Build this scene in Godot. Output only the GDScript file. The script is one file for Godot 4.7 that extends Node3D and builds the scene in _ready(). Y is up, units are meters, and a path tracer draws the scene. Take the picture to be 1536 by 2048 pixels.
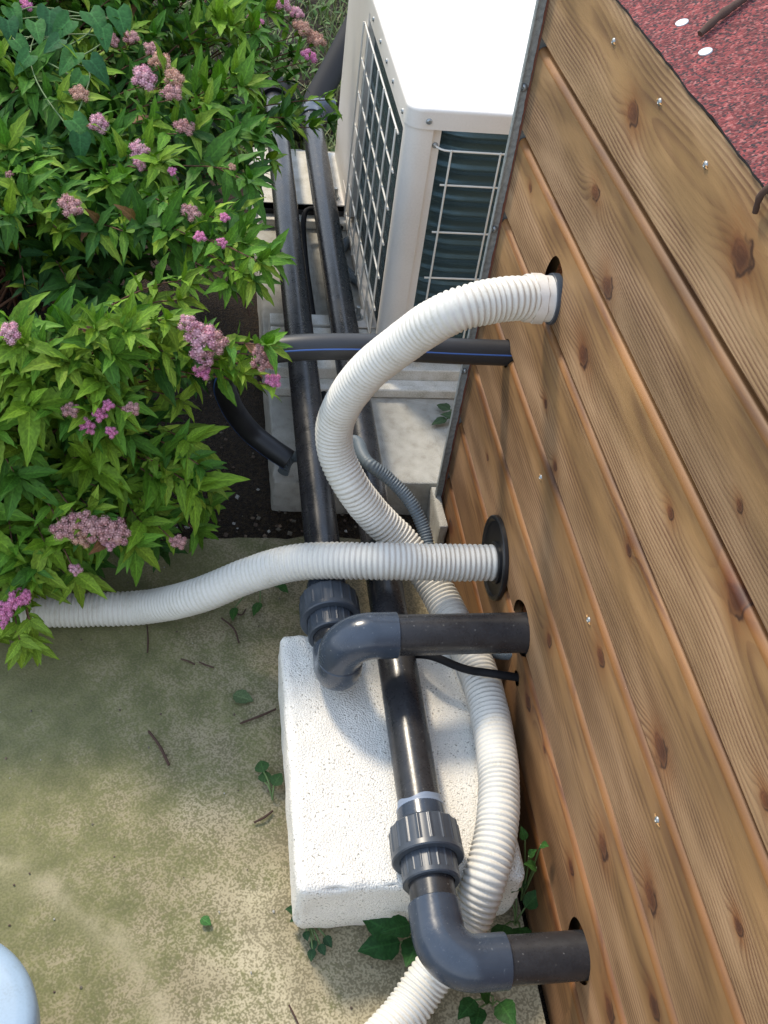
extends Node3D

# ---------------------------------------------------------------- mesh collecting
class Shape:
	var v := PackedVector3Array()
	var n := PackedVector3Array()
	var t := PackedVector2Array()
	var c := PackedColorArray()
	var i := PackedInt32Array()
	func tri(a: int, b: int, d: int) -> void:
		i.append(a); i.append(b); i.append(d)
	func put(p: Vector3, nn: Vector3, uv := Vector2.ZERO, col := Color.WHITE) -> int:
		v.append(p); n.append(nn); t.append(uv); c.append(col)
		return v.size() - 1
	# three corners whose outward side is given by 'out'
	func face(a: Vector3, b: Vector3, d: Vector3, out: Vector3, col := Color.WHITE) -> void:
		var nn := (b - a).cross(d - a)
		if nn.length() < 1e-14:
			return
		nn = nn.normalized()
		if nn.dot(out) < 0:
			nn = -nn
			var s := b
			b = d
			d = s
		var k := put(a, nn, Vector2.ZERO, col)
		put(b, nn, Vector2(1, 0), col)
		put(d, nn, Vector2(0, 1), col)
		tri(k, k + 2, k + 1)
	func quad(a: Vector3, b: Vector3, d: Vector3, e: Vector3, out: Vector3, col := Color.WHITE) -> void:
		face(a, b, d, out, col)
		face(a, d, e, out, col)
	# rows of points, smooth; normals come from the grid itself
	func grid(rows: Array, us := PackedFloat32Array(), vs := PackedFloat32Array(), flip := false, col := Color.WHITE) -> void:
		var h := rows.size()
		var w: int = rows[0].size()
		var k := v.size()
		for a in h:
			var r: PackedVector3Array = rows[a]
			for b in w:
				var u: float = us[b] if us.size() else float(b) / (w - 1)
				var q: float = vs[a] if vs.size() else float(a) / (h - 1)
				put(r[b], Vector3.ZERO, Vector2(u, q), col)
		var acc := PackedVector3Array()
		acc.resize(h * w)
		for a in h - 1:
			for b in w - 1:
				var p := a * w + b
				var p0 := v[k + p]
				var p1 := v[k + p + 1]
				var p2 := v[k + p + w]
				var p3 := v[k + p + w + 1]
				var nn := (p3 - p0).cross(p2 - p1)
				if flip:
					nn = -nn
				acc[p] += nn; acc[p + 1] += nn; acc[p + w] += nn; acc[p + w + 1] += nn
				if not flip:
					tri(k + p, k + p + w, k + p + 1); tri(k + p + 1, k + p + w, k + p + w + 1)
				else:
					tri(k + p, k + p + 1, k + p + w); tri(k + p + 1, k + p + w + 1, k + p + w)
		for a in h:
			if rows[a][0].distance_to(rows[a][w - 1]) < 1e-6:
				var s := acc[a * w] + acc[a * w + w - 1]
				acc[a * w] = s
				acc[a * w + w - 1] = s
		for p in h * w:
			n[k + p] = acc[p].normalized() if acc[p].length() > 1e-16 else Vector3.UP
	func mesh(m: Material, onto: ArrayMesh = null) -> ArrayMesh:
		var am := onto if onto else ArrayMesh.new()
		var arr := []
		arr.resize(Mesh.ARRAY_MAX)
		arr[Mesh.ARRAY_VERTEX] = v
		arr[Mesh.ARRAY_NORMAL] = n
		arr[Mesh.ARRAY_TEX_UV] = t
		arr[Mesh.ARRAY_COLOR] = c
		arr[Mesh.ARRAY_INDEX] = i
		am.add_surface_from_arrays(Mesh.PRIMITIVE_TRIANGLES, arr)
		am.surface_set_material(am.get_surface_count() - 1, m)
		return am

var M := {}
var rng := RandomNumberGenerator.new()
var taken := {}

# the lens: pixel of a 1536 x 2048 frame -> a place in the world
const EYE := Vector3(0, 1.21, 0)
const FOCAL := 2111.0
var axes := Basis()

func ray(x: float, y: float) -> Vector3:
	return axes * Vector3((x - 768.0) / FOCAL, -(y - 1024.0) / FOCAL, -1.0)
func deep(x: float, y: float, d: float) -> Vector3:
	return EYE + ray(x, y) * d
func on_height(x: float, y: float, h: float) -> Vector3:
	var r := ray(x, y)
	return EYE + r * ((h - EYE.y) / r.y)
func on_wall(x: float, y: float, wx: float) -> Vector3:
	var r := ray(x, y)
	return EYE + r * (wx / r.x)

func numbered(called: String) -> String:
	if not taken.has(called):
		taken[called] = 0
		return called
	taken[called] += 1
	return "%s_%03d" % [called, taken[called]]
func tag(o: Node, label: String, category: String, group := "", kind := "") -> Node:
	o.set_meta("label", label)
	if category:
		o.set_meta("category", category)
	if group:
		o.set_meta("group", group)
	if kind:
		o.set_meta("kind", kind)
	return o
func thing(called: String, label: String, category: String, at := Vector3.ZERO, group := "") -> Node3D:
	var o := Node3D.new()
	o.name = numbered(called)
	add_child(o)
	o.position = at
	tag(o, label, category, group)
	return o
func origin_of(p: Node) -> Vector3:
	var o := Vector3.ZERO
	while p and p != self and p is Node3D:
		o += p.position
		p = p.get_parent()
	return o
# a mesh given in world places, hung under its parent
func obj(called: String, mesh: Mesh, parent: Node = self) -> MeshInstance3D:
	var o := MeshInstance3D.new()
	o.mesh = mesh
	if parent == self:
		o.name = numbered(called)
	else:
		o.name = called
	parent.add_child(o, true)
	if parent != self:
		o.position = -origin_of(parent)
	return o
func structure(called: String, mesh: Mesh) -> MeshInstance3D:
	var o := obj(called, mesh)
	o.set_meta("kind", "structure")
	return o

# ---------------------------------------------------------------- shapes
func smooth_path(pts: Array, step: float) -> PackedVector3Array:
	var cv := Curve3D.new()
	cv.bake_interval = step * 0.25
	for k in pts.size():
		var a: Vector3 = pts[max(k - 1, 0)]
		var b: Vector3 = pts[min(k + 1, pts.size() - 1)]
		var p: Vector3 = pts[k]
		var d := (b - a).normalized()
		cv.add_point(p, -d * (p.distance_to(a) / 3.0), d * (p.distance_to(b) / 3.0))
	var l := cv.get_baked_length()
	var m := int(max(2, round(l / step)))
	var out := PackedVector3Array()
	for k in m + 1:
		out.append(cv.sample_baked(l * k / m, true))
	return out

# a round bar along a path; radii may be one number or one per point
func bar(s: Shape, path: PackedVector3Array, radius, sides := 16, caps := true, start_up := Vector3.UP) -> void:
	var m := path.size()
	var rows := []
	var t0 := (path[1] - path[0]).normalized()
	var up := start_up
	if absf(up.dot(t0)) > 0.95:
		up = Vector3.RIGHT
	var x := t0.cross(up).normalized()
	var vs := PackedFloat32Array()
	var run := 0.0
	for k in m:
		var tg := (path[min(k + 1, m - 1)] - path[max(k - 1, 0)]).normalized()
		x = (x - tg * x.dot(tg)).normalized()
		var y := tg.cross(x)
		var r: float = radius if radius is float else radius[k]
		var row := PackedVector3Array()
		for a in sides + 1:
			var an := TAU * (a % sides) / sides
			row.append(path[k] + (x * cos(an) + y * sin(an)) * r)
		rows.append(row)
		if k > 0:
			run += path[k].distance_to(path[k - 1])
		vs.append(run)
	s.grid(rows, PackedFloat32Array(), vs)
	if caps:
		for e in [0, m - 1]:
			var out := (path[0] - path[1]) if e == 0 else (path[m - 1] - path[m - 2])
			for a in sides:
				s.face(path[e], rows[e][a], rows[e][a + 1], out)

# profile of (radius, distance along the axis), turned about an axis; sharp bends stay sharp
func turned(s: Shape, at: Vector3, dir: Vector3, prof: Array, sides := 40, ribs := 0, rib := 0.0) -> void:
	dir = dir.normalized()
	var x := dir.cross(Vector3.UP if absf(dir.y) < 0.9 else Vector3.RIGHT).normalized()
	var y := dir.cross(x)
	var piece := []
	for k in prof.size():
		var p: Vector2 = prof[k]
		var row := PackedVector3Array()
		for a in sides + 1:
			var an := TAU * (a % sides) / sides
			var r := p.x
			if ribs and rib != 0.0 and p.x > 1e-4:
				var ph := fposmod(an / TAU * ribs, 1.0)
				r += rib * (exp(-pow((ph - 0.5) / 0.09, 2.0)))
			row.append(at + dir * p.y + (x * cos(an) + y * sin(an)) * r)
		piece.append(row)
		var cut := k == prof.size() - 1
		if k > 0 and not cut:
			var d0: Vector2 = (prof[k] - prof[k - 1]).normalized()
			var d1: Vector2 = (prof[k + 1] - prof[k]).normalized()
			cut = d0.dot(d1) < 0.8
		if cut and piece.size() > 1:
			s.grid(piece)
			piece = [row]

func block(s: Shape, lo: Vector3, hi: Vector3, r := 0.002, steps := 2) -> void:
	var h := (hi - lo) * 0.5
	var m := (hi + lo) * 0.5
	r = min(r, min(h.x, min(h.y, h.z)) * 0.98)
	for ax in 3:
		var u := (ax + 1) % 3
		var w := (ax + 2) % 3
		var tu := ticks(h[u], r, steps)
		var tw := ticks(h[w], r, steps)
		for sg in [-1.0, 1.0]:
			var k := s.v.size()
			for a in tu:
				for b in tw:
					var p := Vector3.ZERO
					p[ax] = h[ax] * sg
					p[u] = a
					p[w] = b
					var q := p.clamp(-h + Vector3.ONE * r, h - Vector3.ONE * r)
					var d := (p - q).normalized()
					s.put(m + q + d * r, d, Vector2(p[u], p[w]))
			var wd := tw.size()
			for a in tu.size() - 1:
				for b in wd - 1:
					var p0 := k + a * wd + b
					if sg > 0:
						s.tri(p0, p0 + 1, p0 + wd); s.tri(p0 + 1, p0 + wd + 1, p0 + wd)
					else:
						s.tri(p0, p0 + wd, p0 + 1); s.tri(p0 + 1, p0 + wd, p0 + wd + 1)
func ticks(h: float, r: float, steps: int) -> PackedFloat32Array:
	var o := PackedFloat32Array()
	for k in steps + 1:
		o.append(-h + r * (1.0 - cos(PI * 0.5 * k / steps)) if k < steps else -h + r)
	var m := o.size()
	for k in m:
		o.append(-o[m - 1 - k])
	return o

# ---------------------------------------------------------------- textures
func noise(sd: int, freq: float, oct := 4, kind := FastNoiseLite.TYPE_SIMPLEX_SMOOTH) -> FastNoiseLite:
	var f := FastNoiseLite.new()
	f.seed = sd
	f.frequency = freq
	f.noise_type = kind
	f.fractal_type = FastNoiseLite.FRACTAL_FBM if oct > 1 else FastNoiseLite.FRACTAL_NONE
	f.fractal_octaves = oct
	return f
func field(f: FastNoiseLite, w: int, h: int) -> PackedByteArray:
	var im := f.get_image(w, h, false, false, true)
	im.convert(Image.FORMAT_L8)
	return im.get_data()
func tex(w: int, h: int, data: PackedByteArray, fmt := Image.FORMAT_RGB8) -> ImageTexture:
	var im := Image.create_from_data(w, h, false, fmt, data)
	return ImageTexture.create_from_image(im)
func grey(w: int, h: int, f: FastNoiseLite) -> ImageTexture:
	return tex(w, h, field(f, w, h), Image.FORMAT_L8)
func srgb(r: float, g: float, b: float) -> Color:
	return Color(r / 255.0, g / 255.0, b / 255.0)
func lin(r: float, g: float, b: float) -> Color:
	return Color(r, g, b).linear_to_srgb()
func mat(col: Color, rough := 0.6, metal := 0.0, spec := 0.5) -> StandardMaterial3D:
	var m := StandardMaterial3D.new()
	m.albedo_color = col
	m.roughness = rough
	m.metallic = metal
	m.metallic_specular = spec
	return m
func relief(m: StandardMaterial3D, t: Texture2D, cm: float) -> void:
	m.heightmap_enabled = true
	m.heightmap_texture = t
	m.heightmap_scale = cm
func world_mapped(m: StandardMaterial3D, sc: Vector3, off := Vector3.ZERO) -> StandardMaterial3D:
	m.uv1_triplanar = true
	m.uv1_world_triplanar = true
	m.uv1_scale = sc
	m.uv1_offset = off
	m.uv1_triplanar_sharpness = 4.0
	return m

const WW := 1664
const WH := 150
# one board: growth rings cut lengthwise, bent round knots
func wood(sd: int, knots: Array, warm: float) -> Array:
	var r := RandomNumberGenerator.new()
	r.seed = sd * 77 + 5
	var low := noise(sd, 1.0, 2)
	var fib := noise(sd + 1, 1.0, 3)
	var blot := noise(sd + 2, 1.0, 3)
	var v0 := r.randf_range(0.070, 0.098)
	var d0 := r.randf_range(0.002, 0.008)
	var slope := r.randf_range(0.006, 0.013) * (1.0 if r.randf() < 0.5 else -1.0)
	var off := r.randf_range(-1.0, 1.0)
	var pitch := r.randf_range(0.0036, 0.0046)
	var col := PackedByteArray(); col.resize(WW * WH * 3)
	var hei := PackedByteArray(); hei.resize(WW * WH)
	var pale := Vector3(198, 172, 144)
	var tan_ := Vector3(184, 150, 105)
	var olive := Vector3(140, 112, 74)
	var dark := Vector3(104, 72, 54)
	for b in WH:
		var v := 0.12 * (1.0 - float(b) / (WH - 1))
		for a in WW:
			var u := 1.4 * a / (WW - 1)
			var d := d0 + absf(slope * (u - 0.7 + off * 0.6)) + 0.005 * low.get_noise_2d(u * 1.6, v * 3.0 + 7.0)
			var vv := v - v0 + 0.016 * low.get_noise_2d(u * 2.0, 31.0)
			var rad := sqrt(vv * vv + d * d)
			var f := rad + 0.0010 * low.get_noise_2d(u * 9.0, v * 50.0) + 0.0010 * blot.get_noise_2d(u * 2.5, v * 9.0 + 3.0)
			var stain := 0.0
			var core := 0.0
			var kr := 9.0
			var kq := 0.0
			for k in knots:
				var du: float = u - k[0]
				var dv: float = v - k[1]
				var s: float = k[2] * 0.86
				var q := du * du / (s * s * 16.0) + dv * dv / (s * s * 3.4)
				if q < 6.0:
					var e := exp(-q)
					f += s * 1.6 * e * (1.0 + 0.5 * low.get_noise_2d(k[0] * 37.0, k[1] * 91.0))
					stain += exp(-pow(absf(du + dv * 0.5), 1.6) / pow(s * 2.6, 1.6) - dv * dv / (s * s * 3.2))
					var rr := sqrt(du * du * 0.40 + dv * dv) / s
					rr *= 1.0 + 0.28 * low.get_noise_2d(u * 60.0, v * 60.0)
					if rr < kr:
						kr = rr
						kq = du / s
					core = max(core, 0.85 * (1.0 - smoothstep(0.45, 1.05, rr)))
			# rings lie closer and harder away from the heart
			var ph := pow(max(f, 0.0), 1.35) / (pitch * 0.56)
			var fr := ph - floorf(ph)
			var line := smoothstep(0.25, 0.85, fr) * (1.0 - smoothstep(0.90, 1.0, fr))
			var fi := fib.get_noise_2d(u * 22.0, v * 800.0)
			var bl := blot.get_noise_2d(u * 3.2, v * 14.0)
			var bl2 := blot.get_noise_2d(u * 5.0 + 50.0, v * 22.0)
			var zone := smoothstep(0.008, 0.05, rad + 0.02 * bl)
			var cc := tan_.lerp(pale, zone * (0.55 + 0.35 * bl))
			cc = cc.lerp(olive, clampf((0.35 + 0.9 * bl2) * (1.0 - 0.65 * zone), 0.0, 1.0) * 0.75)
			cc = cc.lerp(dark, clampf(line * (0.15 + 0.30 * zone + 0.55 * bl2 + 0.2 * fi), 0.0, 0.68))
			cc = cc.lerp(Vector3(140, 90, 50), clampf(stain * (0.75 + 0.5 * fi + 0.5 * bl2), 0.0, 0.75))
			if kr < 1.5:
				var ring := 0.5 + 0.5 * sin(kr * 19.0 + fi * 2.0)
				var kc := Vector3(112, 68, 42).lerp(Vector3(138, 88, 54), ring).lerp(Vector3(84, 48, 30), clampf(0.5 + 0.5 * kq + bl2, 0.0, 1.0))
				cc = cc.lerp(kc, core)
				var rim := exp(-pow((kr - 0.95) / 0.14, 2.0)) * clampf(0.35 + 0.9 * kq + 1.0 * low.get_noise_2d(u * 50.0, v * 50.0), 0.0, 1.0)
				cc = cc.lerp(Vector3(62, 36, 22), rim * 0.85)
			cc *= 1.0 + 0.06 * fi + 0.16 * bl
			var o := (b * WW + a)
			col[o * 3] = int(clampf(cc.x, 0, 255)); col[o * 3 + 1] = int(clampf(cc.y, 0, 255)); col[o * 3 + 2] = int(clampf(cc.z, 0, 255))
			hei[o] = int(clampf(90.0 + 120.0 * line * (0.35 + 0.65 * zone) + 45.0 * fi - 40.0 * core, 0, 255))
	return [tex(WW, WH, col), tex(WW, WH, hei, Image.FORMAT_L8)]

const GN := 1536
const GX := -0.8
const GZ := -1.2
const GS := 1.2
func slab_maps() -> Array:
	var big := field(noise(3, 0.0042, 5), GN, GN)
	var mid := field(noise(4, 0.016, 4), GN, GN)
	var fine := field(noise(5, 0.085, 3), GN, GN)
	var grit := field(noise(6, 0.20, 2), GN, GN)
	var moss := field(noise(8, 0.009, 5), GN, GN)
	var col := PackedByteArray(); col.resize(GN * GN * 3)
	var hei := PackedByteArray(); hei.resize(GN * GN)
	var cream := Vector3(198, 186, 154)
	var tan_ := Vector3(156, 144, 114)
	var grime := Vector3(98, 90, 68)
	var olive := Vector3(120, 118, 74)
	var deepm := Vector3(80, 84, 48)
	for b in GN:
		var z := GZ + GS * b / GN
		for a in GN:
			var x := GX + GS * a / GN
			var o := b * GN + a
			var B := big[o] / 255.0
			var Q := mid[o] / 255.0
			var F := fine[o] / 255.0
			var G := grit[o] / 255.0
			var S := moss[o] / 255.0
			# worn, scrubbed concrete with a broken skin of dark lichen
			var worn := clampf((x + 0.02) * 2.4 + (z + 0.72) * 1.7 + (B - 0.5) * 1.8, 0.0, 1.0)
			var skin := smoothstep(0.41, 0.60, G * 0.50 + F * 0.34 + Q * 0.16)
			var cc := tan_.lerp(cream, worn * (0.50 + 0.4 * B))
			cc = cc.lerp(grime, skin * (0.82 - 0.16 * worn))
			# moss grows thick away from the wall
			var ms := smoothstep(0.30, 0.72, 0.20 + S * 0.42 + 0.30 * (F - 0.5) + 0.16 * (Q - 0.5) + 0.24 * (G - 0.5) + 1.05 * (0.09 - x) - 0.25 * (z + 0.75))
			# a curved track rubbed free of moss
			var rx := x + 0.33
			var rz := z + 0.36
			var ra := sqrt(rx * rx + rz * rz) + 0.016 * (Q - 0.5) + 0.01 * (F - 0.5)
			var rub := exp(-pow((ra - 0.300) / 0.017, 2.0)) * (0.35 + 0.65 * F) * smoothstep(0.15, 0.45, B)
			ms *= 1.0 - 0.6 * rub
			var mg := olive.lerp(deepm, clampf(0.55 * Q + 0.5 * (S - 0.5) + 0.02 + 0.7 * (G - 0.5), 0.0, 1.0))
			cc = cc.lerp(mg, ms * (0.58 + 0.30 * F))
			cc = cc.lerp(cream * 0.92, rub * 0.55)
			cc *= 0.84 + 0.16 * G + 0.14 * F
			col[o * 3] = int(clampf(cc.x, 0, 255)); col[o * 3 + 1] = int(clampf(cc.y, 0, 255)); col[o * 3 + 2] = int(clampf(cc.z, 0, 255))
			hei[o] = int(clampf(70.0 * F + 80.0 * G + 60.0 * Q + 40.0 * ms * F, 0, 255))
	return [tex(GN, GN, col), tex(GN, GN, hei, Image.FORMAT_L8)]

func mixed(w: int, sd: int, f1: float, f2: float, cols: Array, gain := 1.0) -> ImageTexture:
	var p := field(noise(sd, f1, 3), w, w)
	var q := field(noise(sd + 9, f2, 2), w, w)
	var out := PackedByteArray(); out.resize(w * w * 3)
	for o in w * w:
		var k := clampf(0.5 + gain * (p[o] / 255.0 * 0.5 + q[o] / 255.0 * 0.5 - 0.5), 0.0, 0.999) * (cols.size() - 1)
		var a := int(k)
		var cc: Color = cols[a].lerp(cols[a + 1], k - a)
		out[o * 3] = int(cc.r * 255); out[o * 3 + 1] = int(cc.g * 255); out[o * 3 + 2] = int(cc.b * 255)
	return tex(w, w, out)

# aerated concrete: near white, peppered with small open pores and a few scuffs
func pitted() -> ImageTexture:
	var w := 1024
	var p := field(noise(74, 0.20, 2), w, w)
	var q := field(noise(84, 0.11, 1), w, w)
	var l := field(noise(85, 0.012, 4), w, w)
	var out := PackedByteArray(); out.resize(w * w * 3)
	for o in w * w:
		var b := 220.0 + 16.0 * l[o] / 255.0
		var pore := smoothstep(160.0, 210.0, p[o]) * 0.26 + smoothstep(195.0, 228.0, q[o]) * 0.5 * smoothstep(90.0, 170.0, l[o])
		var cc := Vector3(b, b * 0.985, b * 0.955).lerp(Vector3(84, 78, 66), clampf(pore, 0.0, 0.75))
		out[o * 3] = int(cc.x); out[o * 3 + 1] = int(cc.y); out[o * 3 + 2] = int(cc.z)
	return tex(w, w, out)

# plastic that has stood outdoors: dull film in patches, a few pale flecks of grit
func flecked(a: Vector3, b: Vector3, fleck: Vector3) -> ImageTexture:
	var w := 768
	var p := field(noise(64, 0.02, 3), w, w)
	var q := field(noise(65, 0.12, 1), w, w)
	var l := field(noise(66, 0.30, 2), w, w)
	var out := PackedByteArray(); out.resize(w * w * 3)
	for o in w * w:
		var cc := a.lerp(b, clampf(p[o] / 255.0 * 0.8 + l[o] / 255.0 * 0.3 - 0.1, 0.0, 1.0))
		cc = cc.lerp(fleck, smoothstep(232.0, 246.0, q[o]) * 0.8)
		out[o * 3] = int(cc.x); out[o * 3 + 1] = int(cc.y); out[o * 3 + 2] = int(cc.z)
	return tex(w, w, out)

func granules() -> Array:
	var w := 640
	var f := noise(21, 0.21, 1, FastNoiseLite.TYPE_CELLULAR)
	f.cellular_return_type = FastNoiseLite.RETURN_CELL_VALUE
	var g := noise(21, 0.21, 1, FastNoiseLite.TYPE_CELLULAR)
	g.cellular_return_type = FastNoiseLite.RETURN_DISTANCE
	var soft := field(noise(22, 0.02, 3), w, w)
	var a := field(f, w, w)
	var b := field(g, w, w)
	var out := PackedByteArray(); out.resize(w * w * 3)
	var hei := PackedByteArray(); hei.resize(w * w)
	var cs := [srgb(64, 48, 48), srgb(126, 58, 56), srgb(146, 70, 66), srgb(118, 52, 52), srgb(160, 98, 92), srgb(94, 46, 46), srgb(136, 64, 62)]
	for o in w * w:
		var v := a[o]
		var cc: Color = cs[(v * 7 / 256 + v) % 7]
		if v % 13 == 0 and soft[o] > 90:
			cc = srgb(40, 36, 38)
		var sh := 0.72 + 0.42 * soft[o] / 255.0
		out[o * 3] = int(clampf(cc.r * sh, 0, 1) * 255); out[o * 3 + 1] = int(clampf(cc.g * sh, 0, 1) * 255); out[o * 3 + 2] = int(clampf(cc.b * sh, 0, 1) * 255)
		hei[o] = int(clampf(255.0 - b[o] * 0.9 - (v % 5) * 12.0, 0, 255))
	return [tex(w, w, out), tex(w, w, hei, Image.FORMAT_L8)]

func leaf_print() -> ImageTexture:
	var w := 64
	var h := 128
	var out := PackedByteArray(); out.resize(w * h * 3)
	var f := noise(41, 0.06, 3)
	for b in h:
		for a in w:
			var x := (a + 0.5) / w * 2.0 - 1.0
			var y := (b + 0.5) / h
			var rib := exp(-pow(x / 0.07, 2.0))
			var vv := fposmod((y - absf(x) * 0.22) * 11.0, 1.0)
			var side := exp(-pow((vv - 0.5) / 0.13, 2.0)) * (1.0 - absf(x)) * 0.5
			var k: float = 0.80 + 0.20 * max(rib, side) + 0.16 * f.get_noise_2d(a, b)
			var red: float = k * (1.0 + 0.05 * rib)
			out[(b * w + a) * 3] = int(clampf(red, 0, 1) * 255)
			out[(b * w + a) * 3 + 1] = int(clampf(k, 0, 1) * 255)
			out[(b * w + a) * 3 + 2] = int(clampf(k * 0.98, 0, 1) * 255)
	return tex(w, h, out)

func make_materials() -> void:
	var dust := mixed(512, 61, 0.012, 0.3, [srgb(196, 196, 196), srgb(226, 226, 226), srgb(255, 255, 255)], 1.1)
	var scuffs := mixed(512, 64, 0.02, 0.16, [srgb(120, 120, 120), srgb(160, 160, 160), srgb(190, 190, 190), srgb(255, 255, 255)], 1.5)
	M.pipe = world_mapped(mat(Color.WHITE, 0.42), Vector3.ONE * 2.4)
	M.pipe.albedo_texture = flecked(Vector3(36, 36, 38), Vector3(52, 52, 54), Vector3(140, 138, 132))
	M.pipe.roughness_texture = scuffs
	M.fitting = world_mapped(mat(Color.WHITE, 0.34), Vector3.ONE * 2.4)
	M.fitting.albedo_texture = flecked(Vector3(48, 57, 69), Vector3(62, 70, 82), Vector3(136, 138, 138))
	M.fitting.roughness_texture = scuffs
	M.nut = world_mapped(mat(srgb(72, 79, 88), 0.33), Vector3.ONE * 3.0)
	M.nut.albedo_texture = dust
	M.black = mat(srgb(28, 28, 30), 0.7, 0.0, 0.3)
	M.poly = world_mapped(mat(srgb(44, 45, 48), 0.45), Vector3.ONE * 3.0)
	M.poly.albedo_texture = dust
	M.blue = mat(srgb(60, 96, 160), 0.5)
	M.grey_conduit = mat(srgb(98, 108, 114), 0.5)
	M.hose = world_mapped(mat(srgb(219, 216, 208), 0.6), Vector3.ONE * 2.2)
	M.hose.albedo_texture = mixed(512, 71, 0.02, 0.25, [srgb(226, 221, 211), srgb(246, 244, 239), srgb(252, 250, 246), srgb(255, 254, 252)], 1.3)
	M.glue = world_mapped(mat(srgb(122, 134, 152), 0.45), Vector3.ONE * 8.0)
	M.paint = world_mapped(mat(srgb(228, 222, 214), 0.40), Vector3.ONE * 1.5)
	M.paint.albedo_texture = mixed(512, 72, 0.01, 0.3, [srgb(238, 236, 232), srgb(250, 249, 247), srgb(255, 255, 255)], 1.0)
	M.wire = mat(srgb(222, 218, 208), 0.4)
	M.coil = mat(srgb(70, 94, 104), 0.24, 0.7)
	M.steel = world_mapped(mat(srgb(196, 202, 200), 0.40, 0.35), Vector3.ONE * 6.0)
	M.steel.albedo_texture = mixed(512, 73, 0.04, 0.3, [srgb(150, 152, 156), srgb(210, 212, 214), srgb(255, 255, 255)], 1.2)
	M.screw = mat(srgb(158, 162, 162), 0.42, 0.75)
	M.rubber = mat(srgb(28, 28, 29), 0.36)
	M.slot = mat(srgb(40, 40, 42), 0.6)
	M.rail = world_mapped(mat(srgb(232, 230, 224), 0.6), Vector3.ONE * 2.0)
	M.rail.albedo_texture = mixed(512, 79, 0.02, 0.3, [srgb(196, 192, 180), srgb(236, 234, 228), srgb(255, 255, 255)], 1.4)
	M.cell = world_mapped(mat(srgb(255, 253, 248), 0.9), Vector3.ONE * 2.1)
	M.cell.albedo_texture = pitted()
	relief(M.cell, grey(1024, 1024, noise(75, 0.16, 3)), 0.16)
	M.pad = world_mapped(mat(srgb(200, 198, 192), 0.9), Vector3.ONE * 2.5)
	M.pad.albedo_texture = mixed(1024, 76, 0.012, 0.28, [srgb(176, 172, 164), srgb(214, 211, 204), srgb(226, 224, 218), srgb(238, 237, 233)], 1.5)
	relief(M.pad, grey(1024, 1024, noise(77, 0.12, 4)), 0.10)
	M.soil = world_mapped(mat(srgb(84, 74, 56), 1.0), Vector3.ONE * 3.0)
	M.soil.albedo_texture = mixed(1024, 78, 0.03, 0.2, [srgb(60, 50, 40), srgb(128, 108, 86), srgb(170, 150, 124), srgb(255, 236, 206)], 1.6)
	relief(M.soil, grey(1024, 1024, noise(80, 0.07, 5)), 0.7)
	var sl := slab_maps()
	M.slab = mat(Color.WHITE, 0.92)
	M.slab.albedo_texture = sl[0]
	relief(M.slab, sl[1], 0.10)
	var gr := granules()
	M.felt = world_mapped(mat(Color.WHITE, 0.95), Vector3.ONE * 4.2)
	M.felt.albedo_texture = gr[0]
	relief(M.felt, gr[1], 0.14)
	M.bitumen = mat(srgb(46, 40, 40), 0.9)
	M.nail = mat(srgb(196, 202, 204), 0.5, 0.35)
	M.endgrain = world_mapped(mat(srgb(176, 130, 84), 0.95), Vector3.ONE * 8.0)
	M.endgrain.albedo_texture = mixed(256, 81, 0.05, 0.3, [srgb(120, 90, 80), srgb(220, 190, 170), srgb(255, 240, 230)], 1.6)
	M.hidden_wood = mat(srgb(158, 128, 86), 0.9)
	M.packing = mat(srgb(112, 66, 48), 0.95)
	M.splinter = mat(srgb(184, 142, 92), 0.9)
	M.tub = world_mapped(mat(srgb(150, 168, 182), 0.40), Vector3.ONE * 3.0)
	M.tub.albedo_texture = mixed(512, 82, 0.02, 0.2, [srgb(232, 230, 226), srgb(244, 246, 246), srgb(250, 252, 253), srgb(255, 255, 255)], 1.2)
	M.bark = mat(srgb(96, 66, 46), 0.9)
	M.twig = mat(srgb(74, 54, 44), 0.95)
	var lp := leaf_print()
	M.leaf_print = lp
	M.leaves = leaf_mat(Color.WHITE)
	M.leaves.vertex_color_use_as_albedo = true
	M.petal = mat(Color.WHITE, 0.8)
	M.petal.vertex_color_use_as_albedo = true
	M.petal.backlight_enabled = true
	M.petal.backlight = Color(0.25, 0.15, 0.18)
	M.grass = mat(Color.WHITE, 0.7)
	M.grass.vertex_color_use_as_albedo = true
	M.grass.cull_mode = BaseMaterial3D.CULL_DISABLED
	M.grass.backlight_enabled = true
	M.grass.backlight = Color(0.25, 0.3, 0.12)

func leaf_mat(col: Color) -> StandardMaterial3D:
	var m := mat(col, 0.58, 0.0, 0.3)
	m.albedo_texture = M.leaf_print
	m.cull_mode = BaseMaterial3D.CULL_DISABLED
	m.backlight_enabled = true
	m.backlight = Color(0.44, 0.54, 0.13)
	return m

# ---------------------------------------------------------------- shed
const WX := 0.391
const Z_END := -1.235
const Z_NEAR := 0.35
var holes := []      # [z, y, radius z, radius y]

func hole_outline(h: Array) -> PackedVector2Array:
	var o := PackedVector2Array()
	for k in 36:
		var a := TAU * k / 36.0
		var j := 1.0 + 0.02 * sin(a * 5.0 + h[0] * 40.0)
		o.append(Vector2(h[0] + cos(a) * h[2] * j, h[1] + sin(a) * h[3] * j))
	return o
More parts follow.
